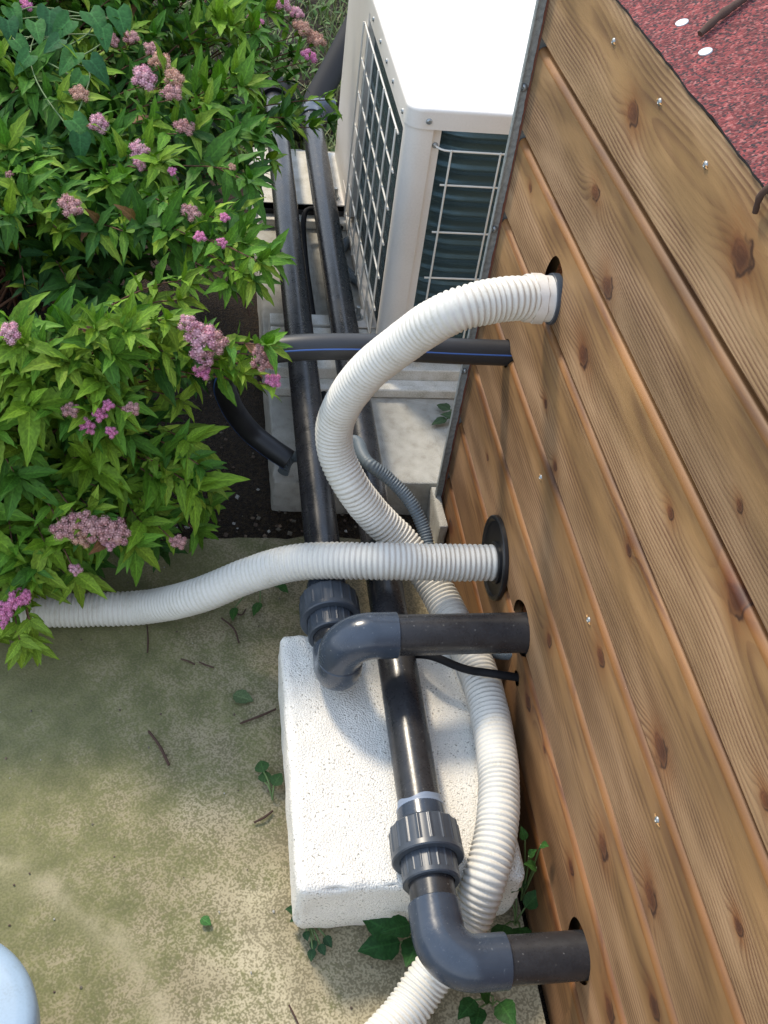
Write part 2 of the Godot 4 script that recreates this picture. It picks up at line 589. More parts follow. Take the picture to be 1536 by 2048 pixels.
# one strip of a board between two heights, cut round the holes
func strip(s: Shape, y0: float, x0: float, y1: float, x1: float, n0: Vector3, n1: Vector3, base: float, uo: float, mirror: bool) -> void:
	var edges := [Z_END, Z_NEAR]
	var near := []
	for h in holes:
		if h[1] + h[3] * 1.05 > y0 and h[1] - h[3] * 1.05 < y1:
			edges.append(h[0])
			near.append(h)
	edges.sort()
	for e in edges.size() - 1:
		var polys := [PackedVector2Array([Vector2(edges[e], y0), Vector2(edges[e + 1], y0), Vector2(edges[e + 1], y1), Vector2(edges[e], y1)])]
		for h in near:
			var next := []
			for p in polys:
				next.append_array(Geometry2D.clip_polygons(p, hole_outline(h)))
			polys = next
		for p in polys:
			var ids := Geometry2D.triangulate_polygon(p)
			var k := s.v.size()
			for q in p:
				var f := clampf((q.y - y0) / max(y1 - y0, 1e-6), 0, 1)
				var u: float = (q.x - Z_END) / 1.4 + uo
				if mirror:
					u = -u
				s.put(Vector3(lerpf(x0, x1, f), q.y, q.x), n0.lerp(n1, f).normalized(), Vector2(u, 1.0 - (q.y - base) / 0.12))
			for t in range(0, ids.size(), 3):
				var e0 := k + ids[t]
				var e1 := k + ids[t + 1]
				var e2 := k + ids[t + 2]
				if (s.v[e2] - s.v[e0]).cross(s.v[e1] - s.v[e0]).dot(n0 + n1) > 0.0:
					s.tri(e0, e1, e2)
				else:
					s.tri(e0, e2, e1)

func small_screw(at: Vector3, out: Vector3, r: float, parent: Node) -> void:
	var s := Shape.new()
	turned(s, at, out, [Vector2(r, -0.001), Vector2(r, r * 0.25), Vector2(r * 0.8, r * 0.55), Vector2(r * 0.45, r * 0.7), Vector2(r * 0.3, r * 0.35), Vector2(0.00005, r * 0.3)], 14)
	obj("screw", s.mesh(M.screw), parent)

func build_shed() -> void:
	var shed := thing("wooden_shed", "low brown timber shed clad in horizontal boards with red felt roof", "shed", Vector3(WX, 0, -0.4))
	holes = [[-0.998, 0.592, 0.034, 0.037], [-0.945, 0.205, 0.040, 0.040], [-0.808, 0.224, 0.038, 0.032], [-0.440, 0.136, 0.034, 0.030], [-0.776, 0.163, 0.011, 0.009], [-1.098, 0.432, 0.0185, 0.0190]]
	var tops := [0.894, 0.781, 0.670, 0.559, 0.442, 0.327, 0.213, 0.098, -0.018]
	var knots := [
		[[0.319, 0.052, 0.0125], [0.584, 0.063, 0.0155], [1.02, 0.04, 0.010]],
		[[0.283, 0.065, 0.0095], [0.376, 0.014, 0.012], [0.712, 0.039, 0.0050], [1.05, 0.05, 0.012]],
		[[0.081, 0.077, 0.0055], [0.368, 0.037, 0.0125], [0.632, 0.064, 0.0060], [0.755, 0.096, 0.0130], [0.883, 0.025, 0.0070], [1.15, 0.07, 0.012]],
		[[0.306, 0.042, 0.0055], [0.382, 0.012, 0.0060], [0.592, 0.095, 0.0055], [0.758, 0.020, 0.0135], [0.927, 0.041, 0.0060], [1.1, 0.05, 0.008]],
		[[0.616, 0.082, 0.0095], [0.838, 0.023, 0.0125], [1.02, 0.06, 0.010], [1.2, 0.06, 0.007]],
		[[0.16, 0.06, 0.005], [0.504, 0.085, 0.0080], [0.751, 0.066, 0.0110], [0.909, 0.075, 0.0095], [1.1, 0.06, 0.012]],
		[[0.505, 0.082, 0.0095], [0.582, 0.095, 0.0040], [0.721, 0.080, 0.0080], [0.870, 0.082, 0.0110], [1.1, 0.06, 0.012]],
	]
	var tx := []
	for k in 7:
		tx.append(wood(100 + k * 3, knots[k], 0.2))
	var which := [0, 1, 2, 3, 4, 5, 6, 5]
	var tint := [srgb(216, 209, 200), srgb(198, 190, 182), srgb(214, 203, 190), srgb(204, 192, 178), srgb(196, 182, 166), srgb(200, 186, 170), srgb(198, 180, 162), srgb(190, 170, 150)]
	var boards := []
	for k in 8:
		var yb: float = tops[k + 1]
		var h: float = tops[k] - yb
		var m := mat(tint[k], 0.62)
		m.albedo_texture = tx[which[k]][0]
		relief(m, tx[which[k]][1], 0.035)
		var mb := mat(tint[k] * Color(0.94, 0.85, 0.73), 0.55)
		mb.albedo_texture = tx[which[k]][0]
		var uo: float = [0.0, 0.0, 0.0, 0.0, 0.0, 0.0, 0.0, 0.41][k]
		var mir := k >= 7
		var face := Shape.new()
		var bead := Shape.new()
		var L := Vector3.LEFT
		var ys := yb + h - 0.0165
		strip(face, yb, WX + 0.013, yb + 0.0004, WX + 0.0016, Vector3.DOWN, Vector3.DOWN, yb, uo, mir)
		strip(face, yb + 0.0004, WX + 0.0016, yb + 0.002, WX, Vector3(-1, -1, 0).normalized(), L, yb, uo, mir)
		if k == 0:
			strip(face, yb + 0.002, WX, tops[0], WX, L, L, yb, uo, mir)
		else:
			strip(face, yb + 0.002, WX, ys, WX, L, L, yb, uo, mir)
			var pr := 0.0082
			var py := ys
			var px := WX
			var pn := L
			for q in range(1, 7):
				var a := PI * 0.5 * q / 6.0
				var ny := ys + sin(a) * pr
				var nx := WX + (1.0 - cos(a)) * pr
				var nn := Vector3(-cos(a), sin(a), 0)
				strip(bead, py, px, max(ny, py + 0.00008), nx, pn, nn, yb, uo, mir)
				py = max(ny, py + 0.00008); px = nx; pn = nn
			strip(bead, py, px, tops[k] + 0.004, WX + 0.0115, L, L, yb, uo, mir)
		var am := face.mesh(m)
		if k > 0:
			bead.mesh(mb, am)
		# sawn end
		var en := Shape.new()
		var ps := [Vector3(WX, yb + 0.002, Z_END), Vector3(WX, ys if k else tops[0], Z_END), Vector3(WX + 0.0105, tops[k] - 0.009 if k else tops[0], Z_END), Vector3(WX + 0.018, tops[k] - 0.003, Z_END), Vector3(WX + 0.018, yb, Z_END)]
		for q in range(1, 4):
			en.face(ps[0], ps[q], ps[q + 1], Vector3.FORWARD)
		en.mesh(M.endgrain, am)
		boards.append(obj("board", am, shed))
	# the cut faces inside each hole
	for h in holes:
		var s := Shape.new()
		var ol := hole_outline(h)
		var rows := [PackedVector3Array(), PackedVector3Array()]
		for q in ol.size() + 1:
			var p := ol[q % ol.size()]
			rows[0].append(Vector3(WX + 0.0125, p.y, p.x))
			rows[1].append(Vector3(WX + 0.022, p.y, p.x))
		s.grid(rows)
		obj("hole_lining", s.mesh(M.endgrain), shed)
	# box behind the boards: end wall, far wall, near end
	var bx := Shape.new()
	block(bx, Vector3(WX + 0.020, -0.05, Z_END + 0.004), Vector3(WX + 0.04, 0.88, Z_NEAR), 0.001)
	block(bx, Vector3(WX + 0.019, -0.05, Z_END), Vector3(1.55, 0.88, Z_END + 0.003), 0.001)
	block(bx, Vector3(1.55, -0.05, Z_END), Vector3(1.57, 0.88, Z_NEAR), 0.001)
	block(bx, Vector3(WX + 0.019, -0.05, Z_NEAR - 0.003), Vector3(1.55, 0.88, Z_NEAR), 0.001)
	obj("inner_wall", bx.mesh(M.hidden_wood), shed)
	# galvanised angle on the far corner
	var cs := Shape.new()
	block(cs, Vector3(WX - 0.0135, -0.01, Z_END - 0.0065), Vector3(WX + 0.03, 0.90, Z_END - 0.004), 0.0006)
	block(cs, Vector3(WX - 0.0135, -0.01, Z_END - 0.0045), Vector3(WX - 0.0115, 0.90, Z_END + 0.001), 0.0006)
	var stp := obj("corner_strip", cs.mesh(M.steel), shed)
	for px in [[1061, 196], [1003, 491], [944, 787]]:
		var p := on_wall(px[0], px[1], WX - 0.006)
		small_screw(Vector3(WX - 0.008, p.y, Z_END - 0.004), Vector3(-0.7, 0.1, 1), 0.0052, stp)
	# packing strip, rough and red brown, between angle and boards
	var pk := Shape.new()
	var rows2 := []
	var nz := noise(91, 40.0, 2)
	for k in 181:
		var y := -0.01 + 0.905 * k / 180.0
		var a := 0.0022 * nz.get_noise_1d(y)
		rows2.append(PackedVector3Array([Vector3(WX - 0.0004 + a * 0.3, y, Z_END + 0.0005), Vector3(WX - 0.0015 + a * 0.6, y, Z_END - 0.0015 + a * 0.5), Vector3(WX - 0.002 - a * 0.5, y, Z_END - 0.0035)]))
	pk.grid(rows2, PackedFloat32Array(), PackedFloat32Array(), true)
	obj("packing_strip", pk.mesh(M.packing), shed)
	# screws driven into the boards, each in a torn little pit
	var sc := [[1228, 83, 0], [1320, 204, 0], [1412, 330, 0], [1082, 955, 4], [1178, 1240, 4], [1315, 1640, 4], [1372, 760, 2]]
	for q in sc.size():
		if q == 6:
			continue
		var p := on_wall(sc[q][0], sc[q][1], WX)
		small_screw(p + Vector3(0.0004, 0, 0), Vector3.LEFT, 0.0034, boards[sc[q][2]])
		var sp := Shape.new()
		for e in 4:
			var an := rng.randf_range(-0.5, 0.5) + (PI if e % 2 else 0.0)
			var d := Vector3(0, sin(an) * 0.4, cos(an)).normalized()
			var l := rng.randf_range(0.004, 0.008)
			bar(sp, PackedVector3Array([p + d * 0.003, p + d * l * 0.6 + Vector3(-0.0012, 0, 0), p + d * l + Vector3(-0.0005, 0, 0)]), PackedFloat32Array([0.0006, 0.0008, 0.0002]), 5)
		obj("splinter", sp.mesh(M.splinter), boards[sc[q][2]])
	# felt roof, rising away from the wall
	var rf := Shape.new()
	var slope := deg_to_rad(27.0)
	var top := []
	var low := []
	var en2 := noise(92, 14.0, 3)
	for a in 30:
		var r0 := PackedVector3Array()
		var r1 := PackedVector3Array()
		var d := 1.2 * pow(a / 29.0, 1.5)
		for b in 161:
			var z := lerpf(Z_END - 0.03, Z_NEAR, b / 160.0)
			var e := (0.0018 * en2.get_noise_1d(z) + 0.0012 * en2.get_noise_1d(z * 6.0)) * (1.0 if a == 0 else 0.0)
			var w := 0.0015 * en2.get_noise_2d(z * 0.6, d * 0.6)
			r0.append(Vector3(WX - 0.002 + e + cos(slope) * d, 0.8975 + sin(slope) * d + w, z))
			r1.append(Vector3(WX - 0.001 + e + cos(slope) * d, 0.8945 + sin(slope) * d + w, z))
		top.append(r0)
		low.append(r1)
	rf.grid(top)
	var rm := rf.mesh(M.felt)
	var ed := Shape.new()
	ed.grid([top[0], low[0]], PackedFloat32Array(), PackedFloat32Array(), true)
	ed.grid(low, PackedFloat32Array(), PackedFloat32Array(), true)
	ed.mesh(M.bitumen, rm)
	var roof := obj("felt_roof", rm, shed)
	var rn := Vector3(-sin(slope), cos(slope), 0)
	for px in [[1364, 46], [1411, 104]]:
		var r := ray(px[0], px[1])
		var p0 := Vector3(WX - 0.002, 0.8975, 0)
		var k := (p0 - EYE).dot(rn) / r.dot(rn)
		var s := Shape.new()
		turned(s, EYE + r * k, rn, [Vector2(0.0058, -0.001), Vector2(0.0058, 0.0008), Vector2(0.0050, 0.0013), Vector2(0.00005, 0.0015)], 24)
		obj("nail_head", s.mesh(M.nail), roof)
	var r1 := ray(1400, 68)
	var r2 := ray(1505, -14)
	var q0 := Vector3(WX, 0.9035, 0)
	var a1 := EYE + r1 * ((q0 - EYE).dot(rn) / r1.dot(rn))
	var a2 := EYE + r2 * ((q0 - EYE).dot(rn) / r2.dot(rn))
	twig_between("dark twig lying on the red felt roof beside the nail heads", [a1, a1.lerp(a2, 0.4) + rn * 0.002, a2], 0.0034)
	var b1 := on_wall(1510, 425, WX - 0.004)
	var b2 := on_wall(1526, 385, WX - 0.006)
	var b3 := on_wall(1560, 372, WX - 0.001) + Vector3(0.01, 0.012, 0)
	twig_between("short curled brown twig hanging over the felt edge on top board", [b1, b2, b3], 0.0026)

func twig_between(label: String, pts: Array, r: float, group := "") -> void:
	var s := Shape.new()
	var p := smooth_path(pts, 0.004)
	var rr := PackedFloat32Array()
	for k in p.size():
		rr.append(r * (0.65 + 0.35 * sin(PI * (0.15 + 0.7 * k / p.size()))) * rng.randf_range(0.85, 1.15))
	bar(s, p, rr, 8)
	tag(obj("dead_twig", s.mesh(M.twig)), label, "twig", group)

# ---------------------------------------------------------------- heat pump
func wire(parent: Node, pts: PackedVector3Array, r := 0.0017) -> void:
	var s := Shape.new()
	bar(s, pts, r, 8)
	obj("wire", s.mesh(M.wire), parent)

func build_heat_pump() -> void:
	var x0 := 0.308
	var x1 := 0.632
	var zf := -1.54
	var zb := -2.36
	var yb := 0.088
	var yt := 0.562
	var hp := thing("heat_pump", "white box heat pump with wire guards over its dark coil", "heat pump", Vector3(0.47, 0.09, -1.95))
	# top cover: rounded plan, skirt down to 0.53, slightly larger than the body
	var plan := PackedVector2Array()
	var rr := 0.028
	for q in [[x1, zf, 0], [x1, zb, 1], [x0, zb, 2], [x0, zf, 3]]:
		var cx: float = q[0] - rr if q[0] == x1 else q[0] + rr
		var cz: float = q[1] - rr if q[1] == zf else q[1] + rr
		for e in 8:
			var an: float = PI * 0.5 - (q[2] + e / 7.0) * PI * 0.5
			plan.append(Vector2(cx + cos(an) * rr, cz + sin(an) * rr))
	var tp := Shape.new()
	var rows := []
	for st in [[0.0022, 0.530], [0.0022, yt - 0.006], [0.0016, yt - 0.003], [0.0, yt - 0.0007], [-0.003, yt], [-0.16, yt]]:
		var row := PackedVector3Array()
		for q in plan.size() + 1:
			var p := plan[q % plan.size()]
			var cc := Vector2((x0 + x1) * 0.5, (zf + zb) * 0.5)
			var d := (p - cc)
			var o := Vector2(d.x + signf(d.x) * st[0], d.y + signf(d.y) * st[0])
			if st[0] < -0.1:
				o = d * 0.3
			row.append(Vector3(cc.x + o.x, st[1], cc.y + o.y))
		rows.append(row)
	tp.grid(rows.slice(0, 5))
	tp.grid(rows.slice(4, 6))
	for q in plan.size():
		tp.face(Vector3((x0 + x1) * 0.5, yt, (zf + zb) * 0.5), rows[5][q], rows[5][q + 1], Vector3.UP)
	var cover := obj("top_cover", tp.mesh(M.paint), hp)
	small_screw(Vector3(0.340, 0.543, zf + 0.0022), Vector3.BACK, 0.0048, cover)
	for z in [-1.579, -1.692, -1.774, -1.86, -1.966]:
		small_screw(Vector3(x0 - 0.0022, 0.519 + 0.02, z), Vector3.LEFT, 0.0042, cover)
	# rounded corner post
	var post := Shape.new()
	var col := PackedVector2Array([Vector2(x0, -1.572)])
	for e in 9:
		var an := PI + e / 8.0 * -PI * 0.5
		col.append(Vector2(x0 + 0.026 + cos(an) * 0.026, zf - 0.026 + sin(-an) * -0.026 + 0.0))
	col = PackedVector2Array([Vector2(x0 + 0.004, -1.572), Vector2(x0, -1.570)])
	for e in 9:
		var an := e / 8.0 * PI * 0.5
		col.append(Vector2(x0 + 0.026 - cos(an) * 0.026, zf - 0.026 + sin(an) * 0.026))
	col.append(Vector2(0.350, zf))
	col.append(Vector2(0.351, zf - 0.003))
	col.append(Vector2(0.352, zf - 0.007))
	col.append(Vector2(0.364, zf - 0.0075))
	col.append(Vector2(0.3645, zf - 0.02))
	var pr := [PackedVector3Array(), PackedVector3Array()]
	for p in col:
		pr[0].append(Vector3(p.x, yb, p.y))
		pr[1].append(Vector3(p.x, 0.535, p.y))
	post.grid([pr[0].slice(0, 13), pr[1].slice(0, 13)])
	post.grid([pr[0].slice(12, 15), pr[1].slice(12, 15)])
	post.grid([pr[0].slice(14, 16), pr[1].slice(14, 16)])
	post.grid([pr[0].slice(15, 17), pr[1].slice(15, 17)])
	obj("corner_post", post.mesh(M.paint), hp)
	# finned coil running along the flank and round the corner; tubes swell behind the fins
	var ci := Shape.new()
	var path := PackedVector2Array()
	path.append(Vector2(x0 + 0.016, zb + 0.30))
	for e in 24:
		path.append(Vector2(x0 + 0.016, lerpf(zb + 0.30, zf - 0.125, (e + 1) / 24.0)))
	for e in range(1, 15):
		var an := e / 14.0 * PI * 0.5
		path.append(Vector2(x0 + 0.116 - cos(an) * 0.10, zf - 0.125 + sin(an) * 0.10))
	path.append(Vector2(x1 - 0.01, zf - 0.025))
	var crow := []
	var nv := 18 * 10
	for k in nv + 1:
		var y := lerpf(yb, 0.54, float(k) / nv)
		var ph := y / 0.0268
		var sw := 0.0032 * pow(0.5 + 0.5 * cos(TAU * ph), 2.0)
		var row := PackedVector3Array()
		for q in path.size():
			var a := path[max(q - 1, 0)]
			var b := path[min(q + 1, path.size() - 1)]
			var d := (b - a).normalized()
			var o := Vector2(-d.y, d.x)
			if o.dot(path[q] - Vector2(0.5, -1.9)) < 0:
				o = -o
			row.append(Vector3(path[q].x + o.x * sw, y, path[q].y + o.y * sw))
		crow.append(row)
	var us := PackedFloat32Array()
	var run := 0.0
	for q in path.size():
		if q:
			run += path[q].distance_to(path[q - 1])
		us.append(run / 0.1)
	ci.grid(crow, us)
	var fin := PackedByteArray()
	fin.resize(256 * 4)
	for y in 4:
		for x in 256:
			fin[y * 256 + x] = int(128 + 120 * sin(TAU * x / 256.0 * 52.0))
	relief(M.coil, tex(256, 4, fin, Image.FORMAT_L8), 0.03)
	obj("coil", ci.mesh(M.coil), hp)
	# casing: solid rear flank, rear, far side, base pan, frame round the flank coil
	var cs := Shape.new()
	block(cs, Vector3(x0, yb, zb), Vector3(x0 + 0.012, 0.535, -2.075), 0.004)
	block(cs, Vector3(x0, yb, zb), Vector3(x1, 0.535, zb + 0.01), 0.003)
	block(cs, Vector3(x1 - 0.01, yb, zb), Vector3(x1, 0.535, zf), 0.003)
	obj("side_panel", cs.mesh(M.paint), hp)
	var fr := Shape.new()
	block(fr, Vector3(x0 - 0.001, yb + 0.02, -2.073), Vector3(x0 + 0.016, 0.535, -2.035), 0.002)
	block(fr, Vector3(x0 + 0.001, 0.512, -2.036), Vector3(x0 + 0.014, 0.533, -1.572), 0.002)
	obj("coil_frame", fr.mesh(M.paint), hp)
	var bp := Shape.new()
	block(bp, Vector3(x0 + 0.002, 0.062, zb), Vector3(x1 - 0.002, yb + 0.002, zf + 0.012), 0.003)
	block(bp, Vector3(x0 + 0.03, 0.056, zf + 0.008), Vector3(x1 - 0.03, 0.066, zf + 0.022), 0.002)
	obj("base_pan", bp.mesh(M.paint), hp)
	# guards
	var g1 := Node3D.new(); g1.name = "front_guard"; hp.add_child(g1, true)
	var zg := zf + 0.004
	for y in [0.500, 0.442, 0.359, 0.273, 0.190, 0.115]:
		if y == 0.5:
			wire(g1, smooth_path([Vector3(0.357, 0.502, zf - 0.006), Vector3(0.364, 0.5005, zg - 0.002), Vector3(0.376, 0.499, zg), Vector3(0.62, 0.499, zg)], 0.006))
		else:
			wire(g1, PackedVector3Array([Vector3(0.372, y, zg), Vector3(0.62, y, zg)]))
	for x in [0.381, 0.460, 0.540, 0.610]:
		wire(g1, PackedVector3Array([Vector3(x, 0.502, zg + 0.0034), Vector3(x, 0.10, zg + 0.0034)]))
	small_screw(Vector3(0.357, 0.502, zf - 0.007), Vector3.BACK, 0.0048, g1)
	var g2 := Node3D.new(); g2.name = "side_guard"; hp.add_child(g2, true)
	var xg := x0 - 0.004
	for k in 7:
		var y := 0.500 - k * 0.0655
		wire(g2, PackedVector3Array([Vector3(xg, y, -1.585), Vector3(xg, y, -2.06)]), 0.0018)
	for k in 7:
		var z := -1.592 - k * 0.076
		wire(g2, PackedVector3Array([Vector3(xg - 0.0034, 0.505, z), Vector3(xg - 0.0034, 0.10, z)]), 0.0018)
	# feet with bolts
	for z in [-1.675, -2.14]:
		var ft := Shape.new()
		block(ft, Vector3(x0 - 0.035, 0.0925, z - 0.03), Vector3(x0 + 0.03, 0.096, z + 0.03), 0.001)
		block(ft, Vector3(x0 - 0.001, 0.0925, z - 0.03), Vector3(x0 + 0.002, 0.125, z + 0.03), 0.001)
		var f := obj("foot", ft.mesh(M.paint), hp)
		var bo := Shape.new()
		turned(bo, Vector3(x0 - 0.018, 0.096, z), Vector3.UP, [Vector2(0.011, 0), Vector2(0.011, 0.0016), Vector2(0.007, 0.0018), Vector2(0.007, 0.0075), Vector2(0.0042, 0.008), Vector2(0.0042, 0.024), Vector2(0.00005, 0.0245)], 12)
		obj("bolt", bo.mesh(M.screw), f)

# ---------------------------------------------------------------- pipes
func pipe(parent: Node, a: Vector3, b: Vector3, r := 0.025, called := "pipe") -> void:
	var s := Shape.new()
	var p := PackedVector3Array()
	var m := int(max(2, a.distance_to(b) / 0.03))
	for k in m + 1:
		p.append(a.lerp(b, float(k) / m))
	bar(s, p, r, 40)
	obj(called, s.mesh(M.pipe), parent)

# moulded elbow: two sockets, a tight bend, a step at each mouth
func elbow(parent: Node, corner: Vector3, d0: Vector3, l0: float, d1: Vector3, l1: float, r := 0.0282, bend := 0.036) -> void:
	var s := Shape.new()
	bend = min(bend, min(l0, l1) - 0.004)
	var path := PackedVector3Array()
	var rr := PackedFloat32Array()
	for k in 5:
		path.append(corner + d0 * lerpf(l0 - 0.0012, bend + 0.001, k / 4.0)); rr.append(r)
	for k in 21:
		var an := PI * 0.5 * k / 20.0
		path.append(corner + d0 * bend * (1.0 - sin(an)) + d1 * bend * (1.0 - cos(an)))
		rr.append(r + 0.0006 * sin(an * 2.0))
	for k in 5:
		path.append(corner + d1 * lerpf(bend + 0.001, l1 - 0.0012, k / 4.0)); rr.append(r)
	var mouth := Shape.new()
	bar(s, path, rr, 48, false)
	turned(s, corner + d0 * l0, d0, [Vector2(r, -0.0012), Vector2(r - 0.0011, 0), Vector2(0.0255, 0), Vector2(0.0252, -0.006)], 48)
	turned(s, corner + d1 * l1, d1, [Vector2(r, -0.0012), Vector2(r - 0.0011, 0), Vector2(0.0255, 0), Vector2(0.0252, -0.006)], 48)
	obj("elbow", s.mesh(M.fitting), parent)

func union(parent: Node, at: Vector3, dir: Vector3) -> void:
	var a := Shape.new()
	turned(a, at, dir, [Vector2(0.0252, 0.002), Vector2(0.0262, 0), Vector2(0.0276, 0.0015), Vector2(0.0286, 0.026), Vector2(0.0330, 0.030)], 48)
	var cl := obj("union_collar", a.mesh(M.fitting), parent)
	var b := Shape.new()
	turned(b, at, dir, [Vector2(0.0290, 0.0225), Vector2(0.0345, 0.0225), Vector2(0.0372, 0.0245), Vector2(0.0385, 0.0265), Vector2(0.0390, 0.056)], 216, 18, 0.0013)
	turned(b, at, dir, [Vector2(0.0390, 0.056), Vector2(0.0404, 0.0565), Vector2(0.0406, 0.0625), Vector2(0.0392, 0.064), Vector2(0.0318, 0.064), Vector2(0.0312, 0.058)], 60)
	obj("union_nut", b.mesh(M.nut), parent)
	var c := Shape.new()
	turned(c, at, dir, [Vector2(0.0306, 0.056), Vector2(0.0306, 0.084)], 216, 20, 0.0011)
	turned(c, at, dir, [Vector2(0.0306, 0.084), Vector2(0.0318, 0.0845), Vector2(0.0318, 0.0895), Vector2(0.0305, 0.091), Vector2(0.0255, 0.091), Vector2(0.0252, 0.086)], 60)
	obj("union_tailpiece", c.mesh(M.nut), parent)

func build_pipes() -> void:
	# the run nearer the shrub
	var p1 := thing("pipe_run", "black pipe run with two elbows climbing off the white block into the shed", "pipe", Vector3(0.166, 0.145, -0.8), "plastic pipe runs")
	var c := Vector3(0.1665, 0.1455, -0.797)
	var far := Vector3(0.170, 0.152, -2.50)
	pipe(p1, far, Vector3(0.1662, 0.1455, -0.93))
	union(p1, Vector3(0.1662, 0.1455, -0.953), Vector3.BACK)
	pipe(p1, Vector3(0.1662, 0.1455, -0.90), Vector3(0.1665, 0.1455, -0.835))
	elbow(p1, c, Vector3.FORWARD, 0.048, Vector3.UP, 0.0412, 0.0282, 0.032)
	var c2 := Vector3(0.1665, 0.228, -0.797)
	elbow(p1, c2, Vector3.DOWN, 0.0408, Vector3.RIGHT, 0.0655, 0.0282, 0.036)
	pipe(p1, c2 + Vector3(0.045, 0, 0), Vector3(WX + 0.049, 0.228, -0.797))
	var f := Shape.new()
	bar(f, smooth_path([far, far + Vector3(0.008, 0.0, -0.07), deep(598, 255, 2.70), deep(640, 185, 2.85), deep(700, 70, 3.02), deep(765, -60, 3.25)], 0.02), 0.034, 24)
	obj("flexible_tail", f.mesh(M.black), p1)
	# the run nearer the shed
	var p2 := thing("pipe_run", "long black pipe lying over the white block with one elbow into the lowest boards", "pipe", Vector3(0.245, 0.14, -0.45), "plastic pipe runs")
	var e := Vector3(0.2425, 0.142, -0.433)
	pipe(p2, Vector3(0.254, 0.147, -2.44), Vector3(0.2452, 0.142, -0.60))
	union(p2, Vector3(0.2452, 0.142, -0.612), Vector3(-0.01, 0, 1))
	pipe(p2, Vector3(0.2442, 0.142, -0.55), Vector3(0.2428, 0.142, -0.46))
	elbow(p2, e, Vector3.FORWARD, 0.066, Vector3.RIGHT, 0.067)
	pipe(p2, e + Vector3(0.045, 0, 0), Vector3(WX + 0.049, 0.142, -0.433))
	elbow(p2, Vector3(0.254, 0.147, -2.475), Vector3.BACK, 0.06, Vector3.RIGHT, 0.06)
	# smeared solvent cement above the union
	var g := Shape.new()
	var gn := noise(95, 2.2, 1)
	var rows := []
	for k in 9:
		var row := PackedVector3Array()
		for a in 61:
			var an := TAU * (a % 60) / 60.0
			var d := Vector3(cos(an), sin(an), 0)
			var edge := 0.003 * sin(an * 2.0 + 0.6) + 0.0012 * sin(an * 5.0)
			row.append(Vector3(0.2452, 0.142, -0.6105 - (0.009 + edge) * k / 8.0) + d * (0.0253 + 0.0006 * (1.0 - k / 8.0) + 0.0003 * gn.get_noise_2d(a * 3.0, k * 9.0)))
		rows.append(row)
	g.grid(rows, PackedFloat32Array(), PackedFloat32Array(), true)
	obj("cement_smear", g.mesh(M.glue), p2)
	var ring := Shape.new()
	turned(ring, Vector3(0.2452, 0.142, -0.6135), Vector3.BACK, [Vector2(0.0256, 0), Vector2(0.0272, 0.0006), Vector2(0.0279, 0.0024), Vector2(0.0276, 0.0042)], 60)
	obj("cement_bead", ring.mesh(M.glue), p2)

func hose_path_mesh(pts: Array, r: float, pitch: float, depth: float, m: Material, sides := 28) -> ArrayMesh:
	var p := smooth_path(pts, pitch / 7.0)
	var rr := PackedFloat32Array()
	var wob := noise(96, 0.05, 2)
	for k in p.size():
		var ph := TAU * (k / 7.0 + 0.55 * wob.get_noise_1d(k * 0.09))
		rr.append(r - depth * (1.0 + 0.5 * wob.get_noise_1d(k * 0.22 + 400.0)) * pow(0.5 - 0.5 * cos(ph), 1.6) + 0.0005 * wob.get_noise_1d(k * 0.4))
	var s := Shape.new()
	bar(s, p, rr, sides)
	return s.mesh(m)

